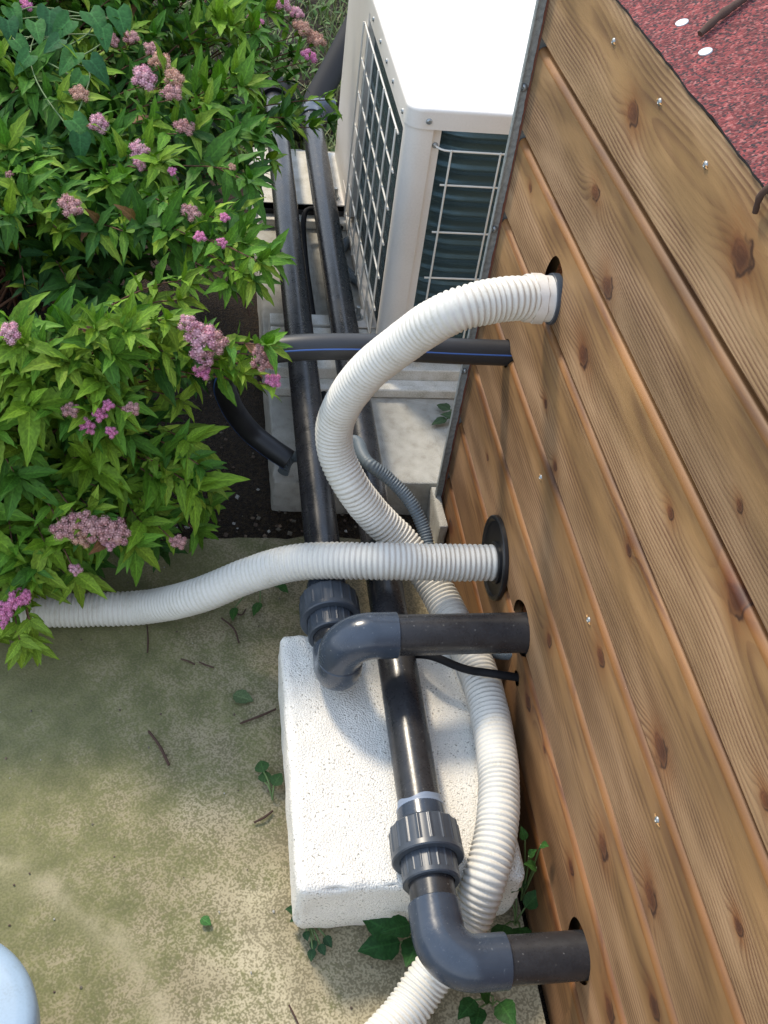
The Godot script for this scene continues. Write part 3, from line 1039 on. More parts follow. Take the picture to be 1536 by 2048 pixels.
func build_hoses() -> void:
	var w := WX
	var ha := thing("corrugated_hose", "white corrugated hose looping out of the upper wall hole down to the ground", "hose", Vector3(0.35, 0.03, -0.5), "white corrugated hoses")
	var a := [Vector3(w - 0.010, 0.585, -0.990), Vector3(0.326, 0.590, -0.976), deep(900, 626, 1.165), deep(800, 690, 1.225), deep(722, 757, 1.29), deep(672, 840, 1.37), deep(672, 905, 1.405), deep(702, 970, 1.425), deep(748, 1030, 1.455), deep(808, 1090, 1.475), deep(870, 1175, 1.465), on_height(915, 1260, 0.13), on_height(957, 1345, 0.138), on_height(984, 1450, 0.14), on_height(997, 1550, 0.14), on_height(994, 1650, 0.139), on_height(972, 1750, 0.125), on_height(937, 1840, 0.088), on_height(850, 1968, 0.040), on_height(795, 2045, 0.028), Vector3(0.13, 0.026, -0.36), Vector3(0.02, 0.026, -0.28)]
	obj("tube", hose_path_mesh(a, 0.0248, 0.0066, 0.0021, M.hose, 32), ha)
	var cf := Shape.new()
	var at: Vector3 = a[0] + Vector3(-0.024, 0.0, 0.001)
	turned(cf, at, Vector3.RIGHT, [Vector2(0.0245, 0.0), Vector2(0.0262, 0.0), Vector2(0.0270, 0.002), Vector2(0.0270, 0.008)], 40)
	turned(cf, at, Vector3.RIGHT, [Vector2(0.0262, 0.008), Vector2(0.0290, 0.009), Vector2(0.0290, 0.021), Vector2(0.027, 0.0225)], 8)
	turned(cf, at, Vector3.RIGHT, [Vector2(0.026, 0.020), Vector2(0.026, 0.034)], 40)
	obj("hose_fitting", cf.mesh(M.paint), ha)
	var gk := Shape.new()
	turned(gk, at + Vector3(0.030, 0, 0), Vector3.RIGHT, [Vector2(0.022, 0), Vector2(0.0285, 0.0), Vector2(0.0290, 0.001), Vector2(0.0290, 0.008), Vector2(0.028, 0.009), Vector2(0.02, 0.009)], 40)
	obj("gasket", gk.mesh(M.nut), ha)
	var hb := thing("corrugated_hose", "white corrugated hose running from black wall flange across the pipes into the shrub", "hose", Vector3(0.0, 0.03, -1.0), "white corrugated hoses")
	var b := [Vector3(w - 0.004, 0.210, -0.932), Vector3(0.326, 0.211, -0.932), Vector3(0.226, 0.213, -0.934), deep(600, 1124, 1.405), deep(500, 1150, 1.435), deep(400, 1190, 1.465), on_height(300, 1213, 0.036), on_height(200, 1219, 0.026), on_height(90, 1219, 0.025), on_height(-60, 1205, 0.025), on_height(-300, 1150, 0.025), on_height(-900, 1050, 0.025)]
	obj("tube", hose_path_mesh(b, 0.0250, 0.0068, 0.0019, M.hose, 32), hb)
	var fl := Shape.new()
	turned(fl, Vector3(w - 0.0008, 0.207, -0.944), Vector3.LEFT, [Vector2(0.058, 0.0), Vector2(0.058, 0.0045), Vector2(0.0565, 0.006), Vector2(0.053, 0.0062), Vector2(0.050, 0.0035), Vector2(0.032, 0.0030), Vector2(0.0005, 0.003)], 56)
	var fo := obj("flange", fl.mesh(M.rubber), hb)
	var rg := Shape.new()
	turned(rg, Vector3(w - 0.004, 0.210, -0.932), Vector3.LEFT, [Vector2(0.0285, 0.0), Vector2(0.0285, 0.0035), Vector2(0.0272, 0.0045), Vector2(0.024, 0.0045)], 40)
	obj("sealing_ring", rg.mesh(M.rubber), fo)
	# black water pipe with a blue line
	var wp := thing("water_pipe", "black water pipe with thin blue stripe curving from shed under the shrub", "pipe", Vector3(0.1, 0.05, -1.15))
	var q := [Vector3(w + 0.03, 0.432, -1.098), Vector3(0.32, 0.434, -1.097), Vector3(0.20, 0.437, -1.097), Vector3(0.10, 0.430, -1.098), deep(500, 716, 1.345), deep(450, 750, 1.45), deep(462, 810, 1.60), deep(500, 862, 1.66), deep(545, 898, 1.672), deep(578, 920, 1.675)]
	var qp := smooth_path(q, 0.01)
	var s := Shape.new()
	bar(s, qp, 0.0168, 28)
	obj("tube", s.mesh(M.poly), wp)
	var st := Shape.new()
	var off := PackedVector3Array()
	var x := Vector3.ZERO
	for k in qp.size():
		var tg := (qp[min(k + 1, qp.size() - 1)] - qp[max(k - 1, 0)]).normalized()
		if k == 0:
			x = Vector3(0, 0.40, 0.92)
		x = (x - tg * x.dot(tg)).normalized()
		off.append(qp[k] + x * 0.0163)
	bar(st, off, 0.0011, 8)
	obj("blue_stripe", st.mesh(M.blue), wp)
	# thin grey conduit beside the looped hose
	var g := [on_height(566, 945, 0.075), on_height(582, 915, 0.085), Vector3(0.175, 0.095, -1.27), Vector3(0.205, 0.135, -1.245), Vector3(0.228, 0.180, -1.215), deep(735, 925, 1.475), deep(775, 955, 1.475), deep(818, 1000, 1.48), deep(848, 1060, 1.485), deep(862, 1120, 1.475), deep(885, 1180, 1.455), deep(930, 1240, 1.43), deep(985, 1300, 1.395), Vector3(w + 0.02, 0.19, -0.80)]
	tag(obj("grey_conduit", hose_path_mesh(g, 0.0096, 0.0042, 0.0011, M.grey_conduit, 18)), "thin grey ribbed conduit running beside the looped white hose", "conduit")
	var cb := Shape.new()
	bar(cb, smooth_path([Vector3(0.165, 0.05, -1.15), Vector3(0.19, 0.06, -1.02), Vector3(0.222, 0.075, -0.93), Vector3(0.235, 0.10, -0.885), Vector3(0.262, 0.13, -0.845), deep(862, 1312, 1.345), deep(930, 1338, 1.335), deep(985, 1347, 1.315), Vector3(w + 0.012, 0.163, -0.775)], 0.008), 0.0052, 12)
	tag(obj("black_cable", cb.mesh(M.black)), "black power cable drooping under the upper elbow pipe into shed", "cable")
	var cc := Shape.new()
	bar(cc, smooth_path([Vector3(0.29, 0.10, -2.0), Vector3(0.235, 0.11, -2.06), Vector3(0.215, 0.105, -2.05), Vector3(0.210, 0.075, -1.95), Vector3(0.212, 0.058, -1.75), Vector3(0.213, 0.058, -1.60), Vector3(0.212, 0.060, -1.3)], 0.01), 0.006, 12)
	tag(obj("black_cable", cc.mesh(M.black)), "thin black cable between the two long pipes on concrete pad", "cable")
	var dd := [Vector3(0.36, 0.075, -1.82), Vector3(0.31, 0.066, -1.86), Vector3(0.285, 0.063, -1.92), Vector3(0.30, 0.064, -2.0), Vector3(0.36, 0.064, -2.05)]
	tag(obj("drain_tube", hose_path_mesh(dd, 0.011, 0.005, 0.0013, M.grey_conduit, 18)), "dark grey ribbed tube under the edge of heat pump", "tube")

# ---------------------------------------------------------------- ground and masonry
func build_ground() -> void:
	var g := Shape.new()
	var rows := []
	var nz := noise(31, 2.4, 4)
	var xs := []
	var zs := []
	for k in 81:
		xs.append(lerpf(-1.6, 1.6, k / 80.0))
		zs.append(lerpf(-3.2, 1.2, k / 80.0))
	xs.push_front(-6.0); xs.push_front(-60.0); xs.append(6.0); xs.append(60.0)
	zs.push_front(-8.0); zs.push_front(-90.0); zs.append(6.0); zs.append(60.0)
	for z in zs:
		var row := PackedVector3Array()
		for x in xs:
			row.append(Vector3(x, -0.022 + 0.018 * nz.get_noise_2d(x, z), z))
		rows.append(row)
	g.grid(rows, PackedFloat32Array(), PackedFloat32Array(), true)
	structure("ground", g.mesh(M.soil))
	# cast slab with a ragged far edge
	var s := Shape.new()
	var en := noise(32, 7.0, 3)
	rows = []
	var us := PackedFloat32Array()
	for k in 121:
		us.append((lerpf(-1.9, 0.381, k / 120.0) - GX) / GS)
	var vs := PackedFloat32Array()
	var bump := noise(33, 3.0, 3)
	for a in 71:
		var row := PackedVector3Array()
		for b in 121:
			var x := lerpf(-1.9, 0.381, b / 120.0)
			var far := -1.195 + 0.016 * en.get_noise_1d(x) + 0.03 * smoothstep(0.05, -0.2, x)
			var z := lerpf(far, 0.9, pow(a / 70.0, 1.15))
			var r := 0.0015 * bump.get_noise_2d(x, z)
			row.append(Vector3(x, r - (0.006 if a == 0 else 0.0), z))
		rows.append(row)
	s.grid(rows, PackedFloat32Array(), PackedFloat32Array(), true)
	for q in s.v.size():
		s.t[q] = Vector2((s.v[q].x - GX) / GS, (s.v[q].z - GZ) / GS)
	# edges
	var dn := []
	for b in 121:
		dn.append(rows[0][b] + Vector3(0, -0.06, -0.004))
	s.grid([PackedVector3Array(dn), rows[0]], PackedFloat32Array(), PackedFloat32Array(), true)
	var e0 := PackedVector3Array()
	var e1 := PackedVector3Array()
	for a in 71:
		e0.append(rows[a][120])
		e1.append(rows[a][120] + Vector3(0.004, -0.06, 0))
	s.grid([e0, e1])
	structure("pavement", s.mesh(M.slab))

func build_masonry() -> void:
	# pad under the heat pump
	var s := Shape.new()
	rough_block(s, Vector3(0.113, -0.05, -2.47), Vector3(0.95, 0.05, -1.262), 0.006, 0.0022, 0.02, 34)
	rough_block(s, Vector3(0.374, -0.05, -1.2615), Vector3(0.3885, 0.046, -1.165), 0.004, 0.0010, 0.012, 35)
	tag(obj("concrete_pad", s.mesh(M.pad)), "pale concrete pad carrying the white heat pump", "concrete pad")
	# rails
	var k := 0
	for r in [[-1.690, -1.470, -1.652, "white slotted rail under the shed end of heat pump"], [-2.372, -2.062, -2.112, "wide white slotted rail under the far end of heat pump"]]:
		var rl := thing("support_rail", r[3], "support rail", Vector3(0.3, 0.05, (r[0] + r[1]) * 0.5), "white rails under the heat pump")
		var b := Shape.new()
		block(b, Vector3(0.124, 0.0502, r[0]), Vector3(0.60, 0.0915, r[2] - 0.004), 0.003)
		block(b, Vector3(0.124, 0.0502, r[2] + 0.004), Vector3(0.60, 0.0905, r[1] - 0.05), 0.003)
		obj("beam", b.mesh(M.rail), rl)
		var c := Shape.new()
		block(c, Vector3(0.128, 0.0502, r[2] - 0.005), Vector3(0.598, 0.082, r[2] + 0.005), 0.001)
		obj("slot", c.mesh(M.slot), rl)
		var d := Shape.new()
		block(d, Vector3(0.120, 0.0502, r[1] - 0.0495), Vector3(0.60, 0.070, r[1] - 0.018), 0.004)
		obj("foot_strip", d.mesh(M.rail), rl)
	# aerated block, chipped and rounded
	var w := Shape.new()
	rough_block(w, Vector3(0.101, 0.004, -0.896), Vector3(0.362, 0.1150, -0.534), 0.0105, 0.0022, 0.006, 36)
	tag(obj("white_block", w.mesh(M.cell)), "white aerated concrete block carrying pipes beside the timber shed", "concrete block")

# a rounded block whose skin is chipped by noise
func rough_block(s: Shape, lo: Vector3, hi: Vector3, r: float, amp: float, cell: float, sd: int) -> void:
	var h := (hi - lo) * 0.5
	var m := (hi + lo) * 0.5
	var nz := noise(sd, 22.0, 4)
	var chip := noise(sd + 50, 55.0, 3)
	for ax in 3:
		var u := (ax + 1) % 3
		var w := (ax + 2) % 3
		var nu := int(clamp(2.0 * h[u] / cell, 2, 90))
		var nw := int(clamp(2.0 * h[w] / cell, 2, 90))
		for sg in [-1.0, 1.0]:
			var rows := []
			for a in nu + 1:
				var row := PackedVector3Array()
				for b in nw + 1:
					var p := Vector3.ZERO
					p[ax] = h[ax] * sg
					p[u] = h[u] * sin((float(a) / nu - 0.5) * PI * 0.96) / sin(PI * 0.48)
					p[w] = h[w] * sin((float(b) / nw - 0.5) * PI * 0.96) / sin(PI * 0.48)
					var q := p.clamp(-h + Vector3.ONE * r, h - Vector3.ONE * r)
					var d := (p - q).normalized()
					var o := m + q + d * r
					var edge := 0.0
					var big: float = max(absf(d.x), max(absf(d.y), absf(d.z)))
					edge = clampf((1.0 - big) / 0.3, 0.0, 1.0)
					var c := chip.get_noise_3dv(o)
					o += d * (amp * nz.get_noise_3dv(o) - edge * max(0.0, c) * amp * 5.5)
					# the foot draws in a little
					if o.y < lo.y + 0.04 and lo.y >= 0.0:
						var f := pow((lo.y + 0.04 - o.y) / 0.04, 2.0)
						o.x = lerpf(o.x, m.x, 0.05 * f)
						o.z = lerpf(o.z, m.z, 0.05 * f)
					row.append(o)
				rows.append(row)
			s.grid(rows, PackedFloat32Array(), PackedFloat32Array(), sg > 0)

func build_tub() -> void:
	var t := thing("plastic_tub", "pale blue grey round plastic lid standing on the mossy concrete", "tub", Vector3(-0.245, 0, -0.405))
	var c := Vector3(-0.2400, 0, -0.3900)
	var s := Shape.new()
	turned(s, c, Vector3.UP, [Vector2(0.083, 0.0), Vector2(0.086, 0.17)], 64)
	obj("body", s.mesh(M.tub), t)
	var l := Shape.new()
	turned(l, c, Vector3.UP, [Vector2(0.086, 0.160), Vector2(0.092, 0.160), Vector2(0.0925, 0.182), Vector2(0.0915, 0.190), Vector2(0.0885, 0.1955), Vector2(0.083, 0.1985), Vector2(0.074, 0.2000), Vector2(0.05, 0.2008), Vector2(0.0003, 0.201)], 72)
	obj("lid", l.mesh(M.tub), t)

# ---------------------------------------------------------------- plants
# a leaf along +Z from its base, upper side +Y, unit length
func leaf_shape(width: float, fold: float, curl: float, twist: float, lobes := 0.0, heart := false) -> Shape:
	var s := Shape.new()
	var m := 11
	var rows := []
	for k in m:
		var t := k / float(m - 1)
		var w: float
		if heart:
			w = width * pow(1.0 - t, 0.75) * (0.55 + 0.45 * min(1.0, t * 7.0)) * 1.15
		else:
			w = width * pow(sin(PI * pow(t, 0.78)), 0.85) * (1.0 - 0.25 * t)
			w *= 1.0 + (lobes if k % 2 else -lobes)
		w = max(w, 0.004)
		var y := -curl * t * t
		var a := twist * t
		var row := PackedVector3Array()
		for q in [-1.0, -0.5, 0.0, 0.5, 1.0]:
			var up := absf(q) * fold * w + 0.02 * sin(t * 17.0) * absf(q)
			var back := 0.10 * (1.0 - t) * absf(q) * (1.0 if heart else 0.0)
			row.append(Vector3(q * w * cos(a), y + up + q * w * sin(a), t * (1.0 - 0.12 * curl) - back * (1.6 if t < 0.12 else 0.0)))
		rows.append(row)
	s.grid(rows, PackedFloat32Array([0.02, 0.26, 0.5, 0.74, 0.98]))
	return s

var leaf_variants := []
func stem_basis(dir: Vector3, up: Vector3, size: float) -> Basis:
	var z := dir.normalized()
	var x := up.cross(z)
	if x.length() < 0.01:
		x = Vector3.RIGHT
	x = x.normalized()
	var y := z.cross(x)
	return Basis(x * size, y * size, z * size)

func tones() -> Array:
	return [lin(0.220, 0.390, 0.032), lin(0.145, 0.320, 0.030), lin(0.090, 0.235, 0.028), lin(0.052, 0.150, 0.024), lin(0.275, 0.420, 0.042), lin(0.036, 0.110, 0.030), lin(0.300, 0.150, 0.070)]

func flower_shapes() -> Array:
	var out := []
	var kinds := [[Color(0.54, 0.23, 0.31), Color(0.66, 0.39, 0.42), 1.0], [Color(0.40, 0.17, 0.18), Color(0.54, 0.30, 0.27), 0.8], [Color(0.40, 0.20, 0.13), Color(0.58, 0.34, 0.24), 0.8], [Color(0.64, 0.14, 0.32), Color(0.70, 0.26, 0.44), 0.6]]
	for kd in kinds:
		var s := Shape.new()
		var lumps := 9
		for g in lumps:
			var ga := g * 2.399963
			var gr := sqrt((g + 0.3) / lumps) * 0.74
			var at := Vector3(cos(ga) * gr, 0.42 - 0.55 * gr * gr + rng.randf_range(-0.06, 0.06), sin(ga) * gr)
			var lr := rng.randf_range(0.24, 0.36)
			var tone: Color = kd[0].lerp(kd[1], rng.randf())
			# bud cushion
			var rows := []
			for a in 6:
				var row := PackedVector3Array()
				for b in 9:
					var th := PI * a / 5.0
					var ph := TAU * (b % 8) / 8.0
					var d := Vector3(sin(th) * cos(ph), cos(th), sin(th) * sin(ph))
					row.append(at + d * lr * 0.80)
				rows.append(row)
			var cush := tone * 0.85
			cush.a = 1.0
			s.grid(rows, PackedFloat32Array(), PackedFloat32Array(), true, cush)
			for k in 30:
				var a := k * 2.399963 + g
				var h := 1.0 - (k + 0.5) / 30.0 * 1.5
				var rr := sqrt(max(0.0, 1.0 - h * h))
				var d := Vector3(rr * cos(a), h, rr * sin(a))
				var p := at + d * lr * rng.randf_range(0.82, 1.0)
				var c := tone.lerp(kd[1], rng.randf() * 0.8) * rng.randf_range(0.85, 1.25)
				var u := d.cross(Vector3(0.3, 0.5, 0.8)).normalized()
				var w := d.cross(u)
				var r := rng.randf_range(0.055, 0.085)
				var t0 := rng.randf() * TAU
				for q in 5:
					var a0 := t0 + TAU * q / 5.0
					var e := u * cos(a0) + w * sin(a0)
					var e2 := u * cos(a0 + 0.6) + w * sin(a0 + 0.6)
					var e3 := u * cos(a0 - 0.6) + w * sin(a0 - 0.6)
					s.face(p, p + e2 * r * 0.75 + d * 0.015, p + e * r + d * 0.03, d, c)
					s.face(p, p + e * r + d * 0.03, p + e3 * r * 0.75 + d * 0.015, d, c)
				for q in 3:
					var e := (d + u * rng.randf_range(-0.7, 0.7) + w * rng.randf_range(-0.7, 0.7)).normalized()
					var tip := p + e * rng.randf_range(0.06, 0.11)
					s.face(p + u * 0.006, p - u * 0.006, tip, w, c)
					var ac: Color = c.lerp(Color(0.86, 0.70, 0.66), 0.75)
					s.face(tip + u * 0.016, tip - u * 0.008 + w * 0.014, tip - u * 0.008 - w * 0.014, d, ac)
			# stalk of the lump
			var sd := (at - Vector3(0, -0.45, 0)).cross(Vector3.UP).normalized() * 0.022
			s.face(Vector3(0, -0.55, 0) + sd, Vector3(0, -0.55, 0) - sd, at, sd.cross(at), Color(0.16, 0.10, 0.05))
		out.append(s.mesh(M.petal))
	return out

func inside(poly: PackedVector2Array, x: float, y: float) -> bool:
	return Geometry2D.is_point_in_polygon(Vector2(x, y), poly)

# shoots: [tip, base]; returns the leaves as [transform, tone]
func shoot(st: Shape, root: Vector3, tip: Vector3, lean: float, count: int, size: float, reach: float, out: Array, tone: int, rosette := true) -> Vector3:
	var mid := root.lerp(tip, 0.55) + Vector3(0, lean, 0)
	var l := root.distance_to(tip)
	var p := PackedVector3Array()
	for k in 13:
		var t := k / 12.0
		p.append(root.lerp(mid, t).lerp(mid.lerp(tip, t), t))
	var rr := PackedFloat32Array()
	for k in 13:
		rr.append(lerpf(0.0032, 0.0009, k / 12.0))
	bar(st, p, rr, 5, false)
	var t0: float = clamp(1.0 - reach / l, 0.05, 0.9)
	var end := (tip - p[10]).normalized()
	for k in count:
		var f := (k + rng.randf() * 0.6) / count
		var t := lerpf(t0, 1.0, f)
		var b := root.lerp(mid, t).lerp(mid.lerp(tip, t), t)
		var tg := ((mid - root).lerp(tip - mid, t)).normalized()
		var an := k * 2.39996 + rng.randf() * 0.5
		var sx := tg.cross(Vector3.UP)
		sx = sx.normalized() if sx.length() > 0.05 else Vector3.RIGHT
		var sy := sx.cross(tg)
		var side := sx * cos(an) + sy * sin(an)
		var open := lerpf(1.15, 0.75, f)
		var d := (tg * cos(open) + side * sin(open) + Vector3(0, 0.28, 0)).normalized()
		var up := (Vector3(0, 1, 0) + tg * 0.5 + Vector3(rng.randfn() * 0.35, 0, rng.randfn() * 0.35)).normalized()
		var sz := size * rng.randf_range(0.65, 1.15) * (1.0 - 0.35 * f * f)
		var tn := tone
		var q := rng.randf()
		if q < 0.22:
			tn = (tone + 1) % 4
		elif q < 0.27:
			tn = 4
		elif q < 0.285 and f > 0.6:
			tn = 6
		out.append([Transform3D(stem_basis(d, up, sz), b), tn])
	if rosette:
		for k in 6:
			var an := TAU * k / 6.0 + rng.randf()
			var sx := end.cross(Vector3(0.2, 1, 0.1)).normalized()
			var sy := sx.cross(end)
			var d := (end * rng.randf_range(0.45, 1.0) + (sx * cos(an) + sy * sin(an)) * 0.8).normalized()
			out.append([Transform3D(stem_basis(d, (Vector3.UP + end * 0.6).normalized(), size * rng.randf_range(0.55, 0.95)), tip), 4 if rng.randf() < 0.15 else tone])
	return end

func hang_leaves(parent: Node3D, all: Array, single: int) -> void:
	# the leaves that show largest are pieces of their own
	var keyed := []
	for k in all.size():
		var x: Transform3D = all[k][0]
		var d := EYE.distance_to(x.origin)
		var facing: float = absf(x.basis.y.normalized().dot((EYE - x.origin).normalized()))
		keyed.append([-(x.basis.z.length() / d * (0.3 + facing)) + 0.02 * d, k])
	keyed.sort_custom(func(a, b): return a[0] < b[0])
	var mats := []
	for c in tones():
		mats.append(leaf_mat(c))
	var meshes := {}
	var rest := []
	var origin := origin_of(parent)
	for q in keyed.size():
		var it = all[keyed[q][1]]
		if q < single:
			var va: int = keyed[q][1] % leaf_variants.size()
			var key := "%d %d" % [va, it[1]]
			if not meshes.has(key):
				meshes[key] = leaf_variants[va].mesh(mats[it[1]])
			var o := MeshInstance3D.new()
			o.mesh = meshes[key]
			o.name = "leaf"
			parent.add_child(o, true)
			var x: Transform3D = it[0]
			x.origin -= origin
			o.transform = x
		else:
			rest.append(it)
	for va in leaf_variants.size():
		var mm := MultiMesh.new()
		mm.transform_format = MultiMesh.TRANSFORM_3D
		mm.use_colors = true
		mm.mesh = leaf_variants[va].mesh(M.leaves)
		var mine := []
		for k in rest.size():
			if k % leaf_variants.size() == va:
				mine.append(rest[k])
		mm.instance_count = mine.size()
		var tn := tones()
		for k in mine.size():
			var x: Transform3D = mine[k][0]
			x.origin -= origin
			mm.set_instance_transform(k, x)
			var c: Color = tn[mine[k][1]].srgb_to_linear() * rng.randf_range(0.75, 1.25)
			c.a = 1.0
			mm.set_instance_color(k, c)
		var mi := MultiMeshInstance3D.new()
		mi.multimesh = mm
		mi.name = "foliage"
		mi.set_meta("kind", "stuff")
		parent.add_child(mi, true)

func build_shrubs() -> void:
	for k in 7:
		leaf_variants.append(leaf_shape(rng.randf_range(0.14, 0.215), rng.randf_range(0.05, 0.55), rng.randf_range(0.0, 0.5), rng.randf_range(-0.6, 0.6), 0.07))
	var fl := flower_shapes()
	# ---- the tall shrub behind
	var rootA := Vector3(-0.42, 0.0, -1.95)
	var A := thing("spirea_shrub", "tall green spirea shrub with faded pink flower heads beside heat pump", "shrub", rootA, "pink flowering shrubs")
	var mask := PackedVector2Array([Vector2(-420, -300), Vector2(600, -300), Vector2(590, -40), Vector2(585, 110), Vector2(590, 190), Vector2(600, 240), Vector2(590, 262), Vector2(545, 265), Vector2(520, 300), Vector2(505, 380), Vector2(470, 430), Vector2(520, 490), Vector2(470, 545), Vector2(380, 540), Vector2(300, 600), Vector2(-420, 600)])
	var st := Shape.new()
	var all := []
	var made := 0
	while made < 375:
		var x := rng.randf_range(-410, 670)
		var y := rng.randf_range(-290, 620)
		if not inside(mask, x, y):
			continue
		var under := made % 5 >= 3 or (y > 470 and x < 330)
		var d := lerpf(1.72, 1.40, clampf(y / 560.0, 0, 1)) + 0.34 * smoothstep(430, 660, x) * smoothstep(420, 150, y) + rng.randf_range(-0.04, 0.05)
		if under:
			d += rng.randf_range(0.08, 0.30)
		var tip := deep(x, y, d)
		if tip.y < 0.06:
			continue
		var rt := rootA + Vector3(rng.randf_range(-0.16, 0.16), 0, rng.randf_range(-0.16, 0.16))
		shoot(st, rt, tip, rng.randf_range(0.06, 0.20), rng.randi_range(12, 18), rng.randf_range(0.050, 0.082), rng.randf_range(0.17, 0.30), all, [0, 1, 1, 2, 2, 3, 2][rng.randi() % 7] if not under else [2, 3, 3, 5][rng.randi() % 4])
		made += 1
	for f in [[560, 10, 0.021, 0], [592, 30, 0.017, 0], [600, 60, 0.022, 2], [630, 82, 0.022, 2], [617, 115, 0.018, 3], [285, 160, 0.024, 0], [320, 128, 0.020, 2], [345, 160, 0.020, 2], [342, 190, 0.019, 1], [302, 100, 0.015, 1], [262, 78, 0.015, 1], [220, 82, 0.017, 1], [50, 14, 0.015, 3], [510, 46, 0.016, 3], [368, 258, 0.018, 1], [278, 305, 0.018, 0], [280, 330, 0.012, 0], [195, 250, 0.018, 0], [140, 415, 0.020, 1], [344, 344, 0.008, 3], [380, 428, 0.016, 1], [448, 437, 0.009, 3], [399, 475, 0.010, 3], [443, 487, 0.009, 3], [160, 190, 0.017, 2], [18, 350, 0.007, 1], [463, 335, 0.007, 2]]:
		var d: float = lerpf(1.68, 1.35, clampf(f[1] / 560.0, 0, 1)) + 0.30 * smoothstep(430, 660, f[0]) * smoothstep(420, 150, f[1])
		flower(A, fl[f[3]], st, rootA, deep(f[0], f[1], d), f[2], all)
	# the spray that leans out over the pipes
	for q in [[520, 525, 1.36], [505, 560, 1.38], [540, 512, 1.38], [480, 545, 1.38], [455, 565, 1.40], [650, 200, 1.86], [655, 245, 1.90], [618, 255, 1.86], [570, 235, 1.8], [540, 320, 1.75]]:
		shoot(st, rootA, deep(q[0], q[1], q[2]), 0.16, 12, 0.050, 0.2, all, rng.randi() % 3)
	obj("stems", st.mesh(M.bark), A)
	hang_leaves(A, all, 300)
	# ---- the low shrub in front
	var rootB := Vector3(-0.36, 0.0, -1.36)
	var B := thing("spirea_shrub", "low yellow green spirea shrub with pink flower heads above mossy concrete", "shrub", rootB, "pink flowering shrubs")
	mask = PackedVector2Array([Vector2(-430, 700), Vector2(-140, 640), Vector2(120, 650), Vector2(300, 660), Vector2(380, 690), Vector2(400, 740), Vector2(390, 800), Vector2(395, 860), Vector2(400, 960), Vector2(395, 1040), Vector2(345, 1120), Vector2(230, 1150), Vector2(130, 1150), Vector2(70, 1170), Vector2(20, 1250), Vector2(-140, 1270), Vector2(-420, 1150)])
	st = Shape.new()
	all = []
	made = 0
	while made < 170:
		var x := rng.randf_range(-420, 450)
		var y := rng.randf_range(630, 1290)
		if not inside(mask, x, y):
			continue
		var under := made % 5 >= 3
		var d := lerpf(1.26, 1.42, clampf((y - 640.0) / 560.0, 0, 1)) + rng.randf_range(-0.03, 0.04) + 0.05 * smoothstep(250, 430, x)
		if under:
			d += rng.randf_range(0.06, 0.16)
		var tip := deep(x, y, d)
		if tip.y < 0.045:
			continue
		var rt := rootB + Vector3(rng.randf_range(-0.12, 0.12), 0, rng.randf_range(-0.12, 0.12))
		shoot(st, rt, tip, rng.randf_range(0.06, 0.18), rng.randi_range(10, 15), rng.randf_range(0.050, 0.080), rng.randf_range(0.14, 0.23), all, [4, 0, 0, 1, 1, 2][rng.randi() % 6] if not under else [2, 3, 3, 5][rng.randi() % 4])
		made += 1
	for f in [[375, 648, 0.014, 0], [400, 680, 0.024, 0], [428, 690, 0.020, 1], [405, 715, 0.020, 0], [403, 745, 0.013, 3], [524, 725, 0.018, 1], [520, 705, 0.012, 1], [545, 765, 0.013, 3], [18, 668, 0.016, 0], [140, 822, 0.013, 1], [172, 855, 0.013, 3], [198, 830, 0.011, 3], [215, 812, 0.009, 3], [222, 865, 0.009, 3], [262, 820, 0.012, 1], [130, 1060, 0.020, 1], [165, 1045, 0.020, 1], [200, 1060, 0.022, 1], [235, 1065, 0.020, 1], [165, 1075, 0.016, 2], [218, 1085, 0.014, 0], [355, 1085, 0.013, 1], [35, 1200, 0.017, 3], [12, 1220, 0.015, 3], [52, 1190, 0.010, 3], [8, 1245, 0.010, 3], [150, 1140, 0.010, 0]]:
		var d: float = lerpf(1.22, 1.37, clampf((f[1] - 640.0) / 560.0, 0, 1)) + 0.05 * smoothstep(250, 430, f[0])
		flower(B, fl[f[3]], st, rootB, deep(f[0], f[1], d), f[2], all)
	for q in [[480, 745, 1.30], [440, 720, 1.30], [530, 690, 1.28], [365, 560, 1.36], [355, 600, 1.36], [60, 1240, 1.37], [40, 1280, 1.37], [70, 1290, 1.40], [330, 940, 1.38], [360, 800, 1.36], [415, 970, 1.52], [410, 1010, 1.52], [390, 1060, 1.50], [330, 640, 1.27], [250, 640, 1.26], [190, 660, 1.25]]:
		shoot(st, rootB, deep(q[0], q[1], q[2]), 0.14, 10, 0.052, 0.16, all, [0, 1, 4][rng.randi() % 3])
	obj("stems", st.mesh(M.bark), B)
	hang_leaves(B, all, 300)
	# dry stalks poking out of the shrub
	twig_between("bare brown stalk hanging out of the tall shrub over dark soil", [deep(464, 535, 1.40), deep(470, 575, 1.41), deep(490, 605, 1.42), deep(500, 632, 1.43)], 0.0016)
	# ---- bindweed over the top of the tall shrub
	var bw := thing("bindweed_vine", "bindweed with heart shaped blue green leaves climbing over the tall shrub", "vine", Vector3(-0.55, 0.3, -1.7))
	var vn := Shape.new()
	var hl := []
	for k in 3:
		hl.append(leaf_shape(0.40, 0.18, 0.12 + 0.1 * k, 0.1 * (k - 1), 0.0, true))
	var hm := [leaf_mat(lin(0.060, 0.200, 0.052)), leaf_mat(lin(0.085, 0.240, 0.058)), leaf_mat(lin(0.045, 0.155, 0.052))]
	var spots := [[70, 45, 1], [30, 80, 1], [140, 40, 0], [120, 78, 2], [180, 25, 0], [15, 40, 2], [205, 55, 0], [150, 105, 1], [180, 120, 2], [145, 240, 1], [160, 270, 2], [60, 110, 0], [100, 20, 2], [235, 20, 0], [20, 15, 1], [165, 150, 1]]
	var line := []
